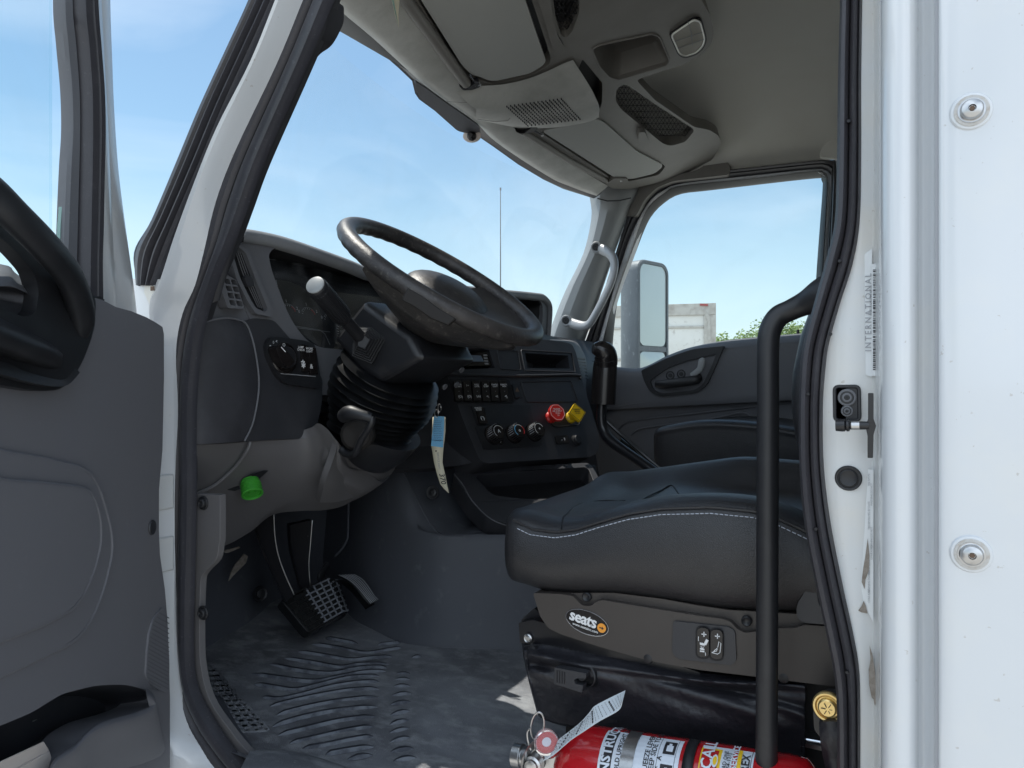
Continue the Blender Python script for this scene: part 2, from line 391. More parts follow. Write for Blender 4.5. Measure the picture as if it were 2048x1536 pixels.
S['mirror_shell'] = dict(col=(.17, .18, .19), rough=.45, bump=[('n', 400, .3, .001)], dirt=[(8, .4, .7, (.26, .28, .29), .6), (90, .6, .72, (.5, .5, .5), .5)], stretch=(1, 1, .35))
S['trailer_paint'] = dict(col=(.62, .61, .57), rough=.5, dirt=[(1.2, .45, .7, (.48, .45, .40), .5), (7, .58, .72, (.22, .19, .16), .55)])
S['trailer_trim'] = dict(col=(.42, .40, .36), rough=.5, dirt=[(5, .45, .7, (.20, .17, .14), .6)])
S['bolt_ring'] = dict(col=(.50, .49, .47), rough=.4, dirt=[(160, .45, .65, (.36, .30, .24), .7)])
S['rib_rubber'] = dict(col=(.030, .033, .042), rough=.55, dirt=[(30, .5, .7, (.10, .11, .13), .6)])
S['rib_lit_edge'] = dict(col=(.17, .185, .21), rough=.8, dirt=[(25, .45, .6, (.06, .065, .08), .9)])  # pale tone paints the near rib edge catching light
S['pedal_wear'] = dict(col=(.15, .16, .18), rough=.6, dirt=[(60, .5, .7, (.30, .31, .33), .5)])
S['matte_dark'] = dict(col=(.020, .018, .017), rough=.75, spec=.3)
S['trailer_red'] = dict(col=(.30, .06, .05), rough=.5)
S['leaf'] = dict(col=(.16, .24, .06), rough=.6, dirt=[(2, .4, .6, (.26, .32, .11), .8)])  # green raised to carry the haze of the window glass
S['bark'] = dict(col=(.12, .09, .065), rough=.9)
S['yard'] = dict(col=(.50, .48, .44), rough=.9, bump=[('n', 30, .5, .02)], dirt=[(.6, .4, .65, (.33, .31, .28), .7), (8, .45, .7, (.48, .46, .42), .5), (60, .55, .7, (.22, .21, .19), .5)])
S['net_cord'] = dict(col=(.012, .012, .014), rough=.8)
S['rust'] = dict(col=(.13, .085, .06), rough=.9)
SIDE = plane((0, .75, 0), (0, -1, 0))
# ---------------------------------------------------------------- yard, trailer, trees
m = MB(); g = 900
m.add([V(-g, -g, -ZC), V(g, -g, -ZC), V(g, g, -ZC), V(-g, g, -ZC)], [(0, 1, 2, 3)], 'yard'); m.build('ground', kind='structure')
TRUCK = empty('truck_cab', (-.45, 1.7, -ZC), 'white semi truck cab with its driver door open and grey interior showing', 'truck')
T = TRUCK
def station(pts, k=5):  # smooth a pixel polyline
    return cr(pts, k)
# ---- driver side body (outer skin plane Y=.75) ----
SL_L = [(640,-110),(595,0),(543,126),(458,308),(420,410),(400,505),(383,570),(359,628),(343,689),(338,758),(337,860),(334,975),(331,1100),(334,1240),(343,1370),(362,1446),(397,1500),(440,1550),(540,1640)]
SL_R = [(700,-110),(652,0),(600,126),(520,308),(486,400),(462,465),(427,552),(400,638),(386,723),(379,826),(379,975),(377,1107),(374,1240),(375,1335),(386,1390),(415,1445),(445,1490),(490,1545),(600,1640)]
SR_L = [(1680,-110),(1678,0),(1674,156),(1672,313),(1667,443),(1649,521),(1628,599),(1607,677),(1599,729),(1596,814),(1597,934),(1607,1049),(1628,1163),(1646,1247),(1662,1325),(1671,1400),(1673,1536),(1673,1660)]
SR_R = [(1728,-110),(1726,0),(1724,156),(1724,313),(1721,443),(1706,531),(1682,605),(1660,680),(1652,729),(1646,814),(1648,934),(1662,1049),(1685,1163),(1706,1257),(1719,1330),(1722,1400),(1722,1536),(1722,1660)]
def band(LP, RP, prof, Y, mat, mb, k=4, Yl=None):
    """ribbon between two pixel polylines; prof = (fraction across, push towards outside) list"""
    A, B = cr(LP, k), cr(RP, k); rows = []
    for a, b in zip(A, B):
        pa, pb = at(a.x, a.y, Y=Y if Yl is None else Yl), at(b.x, b.y, Y=Y)
        rows.append([pa.lerp(pb, s)+V(0, -q, 0) for s, q in prof])
    return mb.grid(rows, mat)
m = MB(); band(SL_L, SL_R, [(0, -.012), (.01, .000), (.10, .005), (.26, .0065), (.42, .005), (.50, -.001)], .795, 'seal_rubber', m, 6)
band(SL_L, SL_R, [(.50, -.001), (.52, -.004), (.58, -.004), (.60, -.001)], .795, 'deep_black', m, 6)  # near-black strip paints the groove's shade for contrast
band(SL_L, SL_R, [(.60, -.001), (.63, .004), (.74, .0055), (.86, .004), (.93, .002), (.96, -.004), (1, -.010), (1, -.014)], .795, 'shiny_rubber', m, 6)
m.build('door_seal', T, label='black rubber seal down the front edge of the door opening')
SEALR = [(0, -.03), (0, -.012), (.05, .003), (.18, .012), (.34, .014), (.44, .009), (.49, .002), (.54, .008), (.66, .011), (.78, .008), (.83, .003), (.88, .007), (.96, .003), (1, -.012)]
m = MB(); band(SR_L, SR_R, SEALR, .795, 'seal_rubber', m, 6)
for (px, py) in [(1697, 242), (1679, 522), (1661, 668), (1616, 788), (1632, 1058), (1694, 1345)]:
    p = at(px, py, Y=.782); m.lathe(p, (0, -1, 0), [(.0016, -.004), (.0016, .0006)], 'deep_black', 8)
m.build('door_seal', T, label='black rubber seal along the rear edge of the door opening')
# a-pillar white paint band, from the outer rubber to the seal
WL = [(600,-110),(556,0),(505,126),(440,250),(392,365),(350,470),(318,565),(300,600),(305,650),(318,700),(322,760),(322,900),(322,1100),(322,1240),(324,1380),(328,1440),(332,1500),(338,1560),(380,1660)]
m = MB(); band(WL, [(x+14, y) for x, y in SL_L], [(-.25, -.03), (0, .0), (.18, .012), (.4, .016), (.62, .012), (.8, .0), (1, -.010), (1.05, -.02)], .79, 'white_paint', m, 5, Yl=.76)
m.build('front_pillar', T, label='white painted windscreen pillar')
# outer rubber of the windscreen post
OL = [(540,-110),(500,0),(450,108),(400,215),(352,330),(305,440),(270,505),(278,572)]
OR = [(600,-110),(556,0),(507,108),(458,215),(410,330),(362,440),(334,510),(310,572)]
m = MB(); band(OL, OR, [(0, -.02), (.0, .002), (.06, .004), (.08, -.002), (.12, .006), (.25, .013), (.38, .014), (.46, .008)], .775, 'shiny_rubber', m, 6)
band(OL, OR, [(.46, .008), (.5, .013), (.54, .013), (.57, .002), (.66, .004), (.72, .010), (.76, .010), (.80, .0), (.88, .004), (.94, .009), (1, .004), (1.02, -.012)], .775, 'seal_rubber', m, 6)
m.build('pillar_weatherstrip', T, label='ribbed black weatherstrip outside the white windscreen pillar')
m = MB(); q = [at(x, y, Y=.772) for x, y in [(290,566),(306,566),(312,590),(300,612),(288,585)]]
m.prism(q, (0, -1, 0), .004, 'cream_paint'); p = at(305, 577, Y=.768); m.box(p, (.004, .001, .0035), 'rust'); m.build('post_foot', T)
# inner trim of the driver's windscreen pillar
TL = [(690,-110),(650,0),(598,126),(518,308),(484,400),(460,465),(425,552),(397,640)]
TR = [(740,-110),(662,0),(655,40),(634,80),(614,92),(590,140),(545,270),(500,380),(470,458),(455,500),(440,560),(415,640)][:8]
TR = [(735,-110),(662,0),(632,80),(545,270),(508,365),(474,455),(452,520),(430,600)]
m = MB(); band(TL, TR, [(-.2, -.03), (0, -.005), (.5, .003), (.85, .0), (1, -.006), (1, -.009)], .82, 'dash_plastic', m, 5)
q = [at(x, y, Y=.835) for x, y in rnd([(640,-10),(661,-10),(661,28),(646,60),(634,78),(612,92),(596,115),(585,120)], 10)]
m.prism(q, (0, -1, 0), .03, 'dash_plastic')
m.build('pillar_trim', T, label='dark inner trim of the near windscreen pillar')
# grey kick trim strip inside the opening, lower front
m = MB()
KO = [(378,975),(377,1107),(374,1240),(375,1335),(386,1390),(415,1445),(445,1490),(490,1550),(560,1610)]
KI = [(440,990),(440,1085),(401,1150),(399,1270),(402,1335),(418,1397),(452,1450),(500,1510),(600,1600)]
out = [(378,986),(440,990),(440,1082)] + [(p.x, p.y) for p in cr([(438,1090),(432,1120),(408,1146),(401,1170),(399,1270),(402,1335),(418,1397),(452,1450),(505,1513),(600,1590)], 4)] + [(p.x, p.y) for p in cr([(560,1620),(490,1552),(440,1492),(408,1445),(382,1390),(370,1335),(370,1240),(372,1107),(374,990)], 4)]
m.prism([at(x, y, Y=.815) for x, y in out], (0, -1, 0), .012, 'trim_grey')
for px, py in [(406, 1006), (406, 1226)]:
    p = at(px, py, Y=.814); m.lathe(p, (0, -1, 0), [(.012, -.002), (.0115, .0015), (.009, .002), (.0085, .0005), (.0075, .0055), (.004, .0065), (.0035, .003)], 'black_plastic', 18)
m.build('kick_trim', T, bevel=.0015)
m = MB()   # black moulding under it, along the sill
m.surf([[at(x, y, Y=.80) for x, y in [(380,1380),(410,1440),(440,1482),(485,1536),(560,1610)]], [at(x, y, Y=.835) for x, y in [(392,1375),(425,1437),(462,1482),(510,1525),(600,1590)]], [at(x, y, Z=-.598) for x, y in [(445,1395),(475,1450),(505,1490),(540,1530),(640,1580)]]], 'tunnel_mat', 4, 5)
m.build('sill_moulding', T)
# ---- B pillar / cab side: white pressed sheet in vertical folds
def bx(px, Y): return at(px, 768, Y=Y).x
m = MB()
JR = [(1690,-110),(1690,0),(1690,156),(1690,313),(1686,443),(1672,531),(1640,605),(1622,680),(1618,729),(1615,814),(1618,934),(1628,1049),(1650,1163),(1672,1257),(1688,1330),(1694,1400),(1694,1536),(1694,1660)]
J2 = [(1746, y) for x, y in JR]
rows = []
for a, b in zip(cr(JR, 4), cr(J2, 4)):
    pa, pb = at(a.x, a.y, Y=.80), at(b.x, b.y, Y=.80); z = pa.z; rr = []
    for s, q in [(0, -.015), (.12, 0), (.3, .0), (.42, .004), (.6, .004), (.8, .002), (1, 0)]:
        p = pa.lerp(pb, s); rr.append(V(p.x, p.y-q, z))
    rows.append(rr)
m.grid(rows, 'jamb_paint')
zs = [1.0, -1.4]
def fold(prof, mat):
    P = cr([(bx(px, Y), Y, 0) for px, Y in prof], 5)
    m.grid([[V(p.x, p.y, z) for p in P] for z in np.linspace(.68, -.70, 9)], mat)
fold([(1742, .80), (1748, .799), (1753, .79), (1758, .768)], 'jamb_paint')
fold([(1758, .768), (1764, .752), (1780, .742), (1806, .739), (1828, .744), (1838, .757)], 'white_paint')
fold([(1838, .757), (1846, .760), (1858, .756), (1868, .748), (1873, .738)], 'white_paint')
m.build('rear_pillar', T, label='white painted door pillar right of the opening', angle=60)
m = MB(); P = [(1876, .735), (1879, .731), (1884, .7295), (1920, .7285), (2000, .728), (2200, .728), (2700, .728)]
P = [V(bx(px, Y), Y, 0) for px, Y in P]+[V(.60, .728, 0), V(.95, .735, 0)]
m.grid([[V(p.x, p.y, z) for p in P] for z in np.linspace(.68, -.70, 5)], 'white_paint')
m.build('side_panel', T, label='white cab side panel with two domed bolts', angle=60, solid=.0)
m = MB(); a = at(1874, 768, Y=.737)
m.box(V(a.x, .7375, .01), (.0016, .004, .61), 'grey_mark'); m.build('panel_seam', T)
for py in (222, 1108):
    m = MB(); p = at(1943, py, Y=.7275); k = .88
    m.lathe(p, (0, -1, 0), [(.0185*k, -.001), (.0170*k, .0005), (.0145*k, .0010)], 'white_paint', 32)
    m.lathe(p, (0, -1, 0), [(r*k, h) for r, h in [(.0150, .000), (.0150, .0014), (.0142, .0018)]], 'bolt_ring', 32)
    m.lathe(p, (0, -1, 0), [(r*k, h) for r, h in [(.0120, .0016), (.0118, .0026), (.0108, .0026), (.0100, .0030), (.0097, .0056), (.0085, .0074), (.006, .0084), (.0034, .0088), (.0028, .0068), (.0, .0066)]], 'steel', 32, caps=False)
    m.lathe(p+V(0, -.0066, 0), (0, -1, 0), [(.0024, 0), (.0022, .001)], 'rust', 6)
    m.build('panel_bolt', T, angle=25)
# jamb fittings
m = MB(); p = [at(x, y, Y=.796) for x, y in rnd([(1669,773),(1718,773),(1719,841),(1670,841)], 9)]
p2 = [at(x, y, Y=.7955) for x, y in rnd([(1674,778),(1713,778),(1714,836),(1675,836)], 7)]
m.prism(p, (0, -1, 0), .004, 'black_plastic'); 
m.tube(p, .0018, 'black_plastic', 6, closed=True)
for py, r in ((795, .0085), (822, .0055)):
    c = at(1694, py, Y=.7955)
    for k in range(4): m.lathe(c, (0, -1, 0), [(r*(1-.22*k), 0), (r*(1-.22*k), .0006+.0003*k), (r*(1-.22*k)-.0008, .0010+.0003*k)], 'dash_grey' if k % 2 == 0 else 'black_plastic', 20)
    m.lathe(c, (0, -1, 0), [(r*.13, 0), (r*.13, .0026)], 'deep_black', 8)
m.build('rubber_bumper', T, angle=20)
m = MB(); c = at(1697, 956, Y=.797)
m.lathe(c, (0, -1, 0), [(.0125, -.002), (.0125, .002), (.0115, .0032), (.0100, .0030), (.0095, .0012), (.0088, .0012), (.0085, .0024), (.0078, .0028), (.006, .0018), (.0, .0018)], 'black_plastic', 32, caps=False)
m.build('rubber_plug', T)
m = MB()
m.prism([at(x, y, Y=.770) for x, y in rnd([(1736,786),(1747,786),(1747,838),(1752,852),(1747,870),(1746,916),(1735,916),(1735,872),(1731,852),(1736,838)], 2)], (0, -1, 0), .006, 'black_metal')
a, b = at(1678, 851, Y=.772), at(1738, 851, Y=.772)
m.tube([a, b], .0040, 'black_metal', 14); m.lathe(a, b-a, [(.0055, -.003), (.0060, .002), (.0060, .005), (.0045, .006)], 'black_metal', 16); m.lathe(a+(b-a)*.22, b-a, [(.0045, 0), (.0058, .001), (.0058, .003), (.0045, .004)], 'black_metal', 16)
m.lathe(a+(b-a)*.42, b-a, [(.0042, 0), (.0042, .007)], 'steel', 14)
m.build('door_striker', T, bevel=.001, label='black forged door striker with a worn pin')
def vtext(mb, s, px, py, Y, size, mat, bold=0.0, sp=1.0, up=True):
    p = at(px, py, Y=Y); mb.text(s, p, (0, 0, 1) if up else (0, 0, -1), (-1, 0, 0) if up else (1, 0, 0), size, mat, bold, sp)
m = MB()
def sl(px, py): # sticker wraps on the fold; keep it just proud of it
    return at(px, py, Y=.7925)
o = [at(x, y, Y=.7975) for x, y in rnd([(1729,508),(1744,497),(1744,754),(1731,750)], 3)]
m.prism(o, (0, -1, 0), .0006, 'sticker')
vtext(m, 'INTERNATIONAL', 1737, 625, .7964, .0078, 'grey_mark', .008, 1.35)
o = [at(x, y, Y=.766) for x, y in rnd([(1749,500),(1762,490),(1763,700),(1759,752),(1750,752)], 3)]
random.seed(3); py = 515
vtext(m, '3HSDZAPR5MN 482-01', 1742, 600, .7964, .0032, 'grey_mark', 0, .9); 
m.build('barcode_sticker', T, label='pale sticker with vertical lettering and a long barcode', flat=True)
m = MB(); bxx = at(1754, 600, Y=.7895)
m.prism([V(bx(px, .797)+dx, .7955, z) for px, dx, z in [(1744, 0, .118), (1753, 0, .118), (1753, 0, .008), (1744, 0, .008)]], (0, -1, 0), .0008, 'sticker')
z = .112
while z > .014:
    h = random.choice([.0004, .0007, .0011, .0004]); m.box(V(bx(1749, .797), .7952, z), (.0013, .0003, h/2), 'black_ink'); z -= h+random.choice([.0005, .0009, .0005, .0012])
m.build('barcode_strip', T, flat=True)
m = MB()
m.prism([at(x, y, Y=.7975) for x, y in [(1736,938),(1747,940),(1747,1246),(1728,1210),(1722,1170)]], (0, -1, 0), .0006, 'sticker')
for k in range(9): vtext(m, random.choice(['WARNING DO NOT', 'GVWR KG LB', 'MFD BY DATE', 'TIRE RIM PSI', 'COLD AXLE']), 1738+random.choice([0, 5]), 960+k*29, .7964, .0026, 'grey_mark', 0, .9)
m.build('data_sticker', T, label='scuffed pale data sticker low on the white pillar', flat=True)
random.seed(5)
def chip(pts, Y):
    m = MB(); m.prism([at(x+random.uniform(-1.5, 1.5), y+random.uniform(-1.5, 1.5), Y=Y) for x, y in pts], (0, -1, 0), .0005, 'chip'); m.build('paint_chip', T, flat=True)
chip([(1735,1076),(1738,1110),(1737,1140),(1732,1160),(1728,1178),(1722,1165),(1726,1140),(1730,1115)], .7962)
chip([(1729,1203),(1733,1212),(1734,1228),(1722,1226),(1716,1222),(1724,1212)], .7962)
chip([(1740,1292),(1744,1310),(1748,1322),(1750,1345),(1752,1360),(1752,1385),(1752,1402),(1750,1413),(1748,1400),(1744,1395),(1740,1370),(1738,1340),(1740,1320)], .7945)
# thin rust line beside the rear seal
# ---- roof and outer shell so that the cab is a closed box
m = MB()
Yn, Yf = .76, 2.665
m.surf([[V(x, y, z) for x, y, z in [(-1.0, yy, .70+dz), (-.8, yy, .98+dz*.6), (-.3, yy, 1.02+dz*.4), (.9, yy, 1.02+dz*.4)]] for yy, dz in [(Yn, -.06), (Yn+.12, .0), (1.7, .03), (Yf-.12, .0), (Yf, -.06)]], 'white_paint', 5, 5)
m.box(V(.93, 1.74, -.2), (.02, .98, 1.2), 'white_paint')
m.box(V(.37, 2.715, .2), (.56, .02, .80), 'white_paint'); m.box(V(.50, .765, .0), (.43, .018, .70), 'white_paint')          # far side behind the far door
m.box(V(-.2, 1.74, -.66), (1.15, .96, .03), 'black_metal')       # floor pan
m.build('cab_shell', T, label='white outer cab shell and roof')
m = MB()
m.surf([[V(-1.62, 2.66, .16), V(-1.75, 1.7, .20), V(-1.62, .84, .16)], [V(-2.4, 2.60, .08), V(-2.5, 1.7, .14), V(-2.4, .9, .08)], [V(-3.0, 2.5, -.15), V(-3.1, 1.7, -.08), V(-3.0, 1.0, -.15)], [V(-3.15, 2.5, -.8), V(-3.2, 1.7, -.8), V(-3.15, 1.0, -.8)]], 'white_paint', 5, 5)
m.build('hood', T, label='white engine hood')
m = MB(); a = at(1001, 378, Y=2.95); b = at(1001, 378, Y=2.95); m.tube([V(a.x, a.y, -.1), V(a.x, a.y, .4), a], [.0045, .003, .0018], 'mirror_shell', 8); m.lathe(a, (0, 0, 1), [(.004, -.006), (.004, .006)], 'mirror_shell', 8)
m.box(V(a.x, a.y-.12, -.1), (.03, .16, .02), 'black_metal')
m.build('whip_antenna', T, label='thin whip antenna seen through the windscreen')
# ---- windscreen
def wsb(y): q = 1-((y-1.72)/.86)**2; return V(-1.10-.20*q, y, .17)
def wst(y): q = 1-((y-1.72)/.86)**2; return V(-.925-.13*q, y, .668)
ys = [.845+k*(2.56-.845)/16 for k in range(17)]
m = MB(); m.grid([[wsb(y).lerp(wst(y), s)+V(-.03*math.sin(math.pi*s), 0, 0) for y in ys] for s in [0, .2, .4, .6, .8, 1]], 'windshield')
m.build('windscreen', T, label='wide clear windscreen')

m = MB()
m.grid([[wsb(y)+V(.03, 0, -.02) for y in ys], [V(-1.66, y, .13) for y in ys], [V(-1.66, y, -.64) for y in ys]], 'black_plastic')
m.build('cowl_panel', T, solid=.01)
for yy in (.775, 2.70):
    m = MB(); m.prism([V(x, yy, z) for x, z in [(-1.05, -.72), (-1.05, .17), (-1.30, .19), (-2.5, .10), (-3.0, -.15), (-3.1, -.72)]], (0, -1, 0), .02, 'white_paint'); m.build('fender_side', T)
# ---------------------------------------------------------------- overhead
OH = plane((-1, 0, .665), (.27, 0, -1))   # underside of the overhead console
def oh(px, py, off=0): return at(px, py, pl=OH, off=off)
# black ceramic band / header edge along the top of the glass
m = MB()
E = [(600,-60),(664,8),(700,42),(760,98),(800,133),(828,160),(834,185),(842,197),(880,225),(920,258),(955,268),(990,292),(1040,328),(1090,358),(1130,377),(1165,388),(1190,396)]
A = [at(x, y, X=-.98-.075*math.sin(math.pi*min(1, max(0, (x-640)/560)))) for x, y in E]
up = []
for i, (x, y) in enumerate(E):
    dx, dy = (22, -14); 
    up.append(oh(x+dx, y+dy, -.004))
m.grid([[a+V(-.006, 0, -.001) for a in A], A, [a.lerp(b, .5)+V(0, 0, .002) for a, b in zip(A, up)], [b+V(.0, 0, .02) for b in up]], 'seal_rubber')
m.build('windscreen_header_band', T, label='thin dark band along the top edge of the windscreen')
m = MB(); q = [oh(x, y, .002) for x, y in rnd([(829,163),(850,176),(900,212),(958,252),(962,268),(930,266),(915,262),(845,200),(836,190)], 6)]
m.prism(q, OH[1], .006, 'dash_grey'); m.build('mirror_bracket_plate', T, bevel=.001)
m = MB(); c = at(944, 272, X=-1.0); ax = V(.35, -.9, -.25)
m.lathe(c, ax, [(.024, -.002), (.0245, .001), (.022, .0025), (.012, .0028)], 'carton', 24, .7)
m.lathe(c, ax, [(.013, .002), (.012, .010), (.008, .014), (.006, .022), (.009, .026), (.006, .030)], 'black_metal', 18)
m.lathe(c+V(.004, -.004, .006), (.2, -.6, .8), [(.004, 0), (.004, .025)], 'black_metal', 10)
m.build('camera_mount', T, label='small round black mount with a tan ring at the top of the windscreen')
# front vinyl liner strip: driver side, hump, passenger side -- one rolled surface
m = MB()
lo = [(640,-40),(664,6),(750,80),(835,158),(889,200),(951,244),(992,284),(1077,341),(1128,369),(1193,392)]
up1 = [(770,-40),(800,0),(862,75),(925,160),(965,200),(1022,252),(1048,268),(1130,322),(1170,345),(1216,372)]
m.surf([[oh(x, y, -.012) for x, y in lo], [oh(a[0]*.85+b[0]*.15, a[1]*.85+b[1]*.15, .006) for a, b in zip(lo, up1)], [oh(a[0]*.5+b[0]*.5, a[1]*.5+b[1]*.5, .010) for a, b in zip(lo, up1)], [oh(x, y, .006) for x, y in up1]], 'ceiling_vinyl', 4, 5)
m.build('headliner_front', T, label='wrinkled grey vinyl above the windscreen')
# main console slab: holes for visors, net pockets, speaker bay
Oc = [(800,-60),(800,0),(925,165),(1022,256),(1030,268),(1214,372),(1236,378),(1262,378),(1404,345),(1432,308),(1443,284),(1437,271),(1419,260),(1394,255),(1385,252),(1310,200),(1272,160),(1370,128),(1404,109),(1424,86),(1428,62),(1421,32),(1398,-8),(1380,-60)]
Oc_r = [0,0,0,0,0,0,6,6,8,10,8,6,6,6,4,6,10,10,12,10,8,8,5,0]
v1 = rnd([(836,-60),(836,0),(915,128),(936,152),(985,168),(1062,151),(1100,128),(1102,116),(1044,-60)], 8)
v2 = rnd([(1079,264),(1196,240),(1212,246),(1276,303),(1332,332),(1318,350),(1262,362),(1228,360)], 7)
n1 = rnd([(1098,-60),(1158,-60),(1159,24),(1146,61),(1133,75),(1123,72),(1111,34)], 6)
n2 = rnd([(1233,178),(1250,167),(1305,205),(1390,260),(1371,284),(1341,292),(1325,287),(1243,219),(1231,202)], 8)
gp = rnd([(1146,163),(1165,118),(1205,166),(1204,205),(1197,226)], 5)
cup = rnd([(1184,98),(1199,90),(1305,67),(1320,74),(1340,122),(1332,131),(1237,159),(1220,155),(1199,133)], 6)
m = MB(); m.pp(rnd(Oc, Oc_r), OH, .035, 'ceiling_plastic', holes=[v1, v2, n1, n2, gp, cup])
m.build('overhead_console', T, bevel=.004, segs=3, label='moulded grey overhead console with net pockets and a storage cup')
OHC = D.objects['overhead_console']
# pocket floors (above), dark
m = MB()
for h in (n1, gp): m.pp(h, OH, .003, 'deep_black', off=-.036)
m.pp(v1, OH, .003, 'seat_dark', off=-.030); m.pp(v2, OH, .003, 'seat_dark', off=-.030)
m.build('pocket_lining', OHC)
m = MB(); c0 = [oh(p.x, p.y, -.002) for p in cup]; cc = sum(c0, V(0, 0, 0))/len(c0)
m.grid([c0, [p.lerp(cc, .05)+V(0, 0, .012) for p in c0], [p.lerp(cc, .30)+V(-.006, .006, .055) for p in c0], [p.lerp(cc, .42)+V(-.006, .006, .062) for p in c0], [p.lerp(cc, .97)+V(-.006, .006, .064) for p in c0]], 'ceiling_plastic', cv=True)
m.tube([oh(p.x, p.y, .001) for p in cup], .0022, 'ceiling_plastic', 8, closed=True)
m.build('storage_cup', OHC)
# centre hump with the speaker grille
m = MB()
hb = [(951,240),(1000,250),(1040,256),(1100,256),(1150,250),(1185,242),(1198,234)]
ht = [(905,176),(960,172),(1010,168),(1060,156),(1100,140),(1125,128),(1146,120)]
mid = [((a[0]+b[0])/2+10, (a[1]+b[1])/2) for a, b in zip(hb, ht)]
R1 = [oh(x, y, .004) for x, y in hb]; R1b = [oh(x, y-6, .024) for x, y in hb]; R2 = [oh(x, y-22, .030) for x, y in hb]
R3 = [oh(x, y, .026) for x, y in mid]; R4 = [oh(x, y, .004) for x, y in ht]
m.surf([R1, R1b, R2, R3, R4], 'ceiling_vinyl', 5, 5)
m.build('centre_hump', OHC, label='raised padded centre section holding the perforated grille')
HUMP = D.objects['centre_hump']
m = MB(); g0, g1, g2, g3 = V(1014, 214), V(1123, 199), V(1160, 239), V(1056, 256-4)
for i in range(15):
    for j in range(13):
        s, t = i/14, j/12; a = g0.lerp(g1, s); b = g3.lerp(g2, s); q = a.lerp(b, t)
        if (q-V(1160, 200)).length < 10: continue
        p = oh(q.x, q.y, .0315); m.lathe(p, OH[1], [(.00165, -.003), (.00165, .0012)], 'deep_black', 7)
m.build('speaker_grille', OHC, label='patch of small round speaker holes', flat=True)
m = MB(); q = [oh(p.x, p.y, .022) for p in rnd([(960,236),(1003,240),(1012,234),(1018,243),(980,243)], 4)]
# front soft vinyl bolster of hump: seams
m.line([oh(890, 203, .012), oh(930, 205, .016), oh(960, 200, .018)], .0012, OH[1], 'ceiling_plastic'); m.build('seam', OHC)
m = MB()
m.line([oh(955, 238, .026), oh(990, 243, .030), oh(1016, 241, .030), oh(1020, 236, .030)], .0016, OH[1], 'ceiling_plastic')
m.build('seam', OHC)
# visors
def visor(pts, label, rod):
    e = empty('sun_visor', oh(pts[2][0], pts[2][1], -.01), label, parent=T)
    del e['label']; e['label'] = label
    m = MB(); m.pp(rnd(pts, 9), OH, .022, 'visor_vinyl', off=.006); m.build('visor_pad', e, bevel=.007, segs=4)
    for a, b in rod:
        m = MB(); m.tube([oh(*a, .004), oh(*b, .010)], .0028, 'chrome', 10); m.lathe(oh(*b, .008), OH[1], [(.005, 0), (.004, .006)], 'steel', 10); m.build('visor_rod', e)
visor([(838,-60),(838,-6),(925,132),(944,150),(958,153),(976,161),(992,162),(1060,147),(1086,131),(1092,122),(1087,108),(1030,-60)], 'large grey driver sun visor folded up', [((938,148),(952,168)), ((952,160),(958,166))])
visor([(1083,262),(1197,238),(1212,248),(1274,303),(1328,331),(1310,347),(1265,358),(1232,357)], 'grey passenger sun visor folded up beyond the speaker hump', [((1060,258),(1084,268)), ((1228,357),(1242,360))])
for (x0, y0, x1, y1) in ((918, 172, 945, 180), (1030, 262, 1060, 266)):
    m = MB(); m.pp(rnd([(x0, y0), ((x0+x1)/2, y0+8), (x1+12, y1-18), (x1+16, y1-6), (x1, y1), (x0+8, y1+1)], 4), OH, .012, 'black_plastic', off=.014); m.build('visor_clip', OHC, bevel=.001)
m = MB(); m.pp(rnd([(1213,368),(1228,357),(1256,357),(1256,374),(1225,378)], 5), OH, .02, 'ceiling_plastic', off=.012); m.build('visor_catch', OHC, bevel=.001)
m = MB(); m.pp(rnd([(1278,265),(1290,264),(1298,284),(1287,300),(1276,280)], 3), OH, .018, 'ceiling_plastic', off=.016); m.build('net_hook', OHC, bevel=.001)
m = MB(); m.prism([at(x, y, Y=2.572) for x, y in rnd([(1186,398),(1216,366),(1262,372),(1404,338),(1436,296),(1462,335),(1455,350),(1345,362),(1312,376),(1290,398),(1272,432),(1190,432)], [4,4,10,20,10,10,4,10,10,10,4,4])], (0, -1, 0), .03, 'ceiling_plastic'); m.build('console_end', OHC, bevel=.003)
m = MB()   # driver visor roller tube, dark channel in front of it
m.tube([oh(795,-60,.004), oh(812, 0, .004), oh(870, 80, .004), oh(932, 166, .004)], .013, 'ceiling_plastic', 14); m.build('visor_channel', OHC)
m = MB(); m.tube([oh(1046, 262, .002), oh(1130, 315, .002), oh(1222, 366, .002)], .010, 'ceiling_plastic', 14); m.build('visor_channel', OHC)
m = MB()   # ledge piece beside visor
m.pp(rnd([(1058,-60),(1090,-60),(1108,40),(1118,78),(1128,92),(1122,120),(1110,112)], 8), OH, .01, 'ceiling_plastic', off=.008); m.build('console_ledge', OHC, bevel=.003)
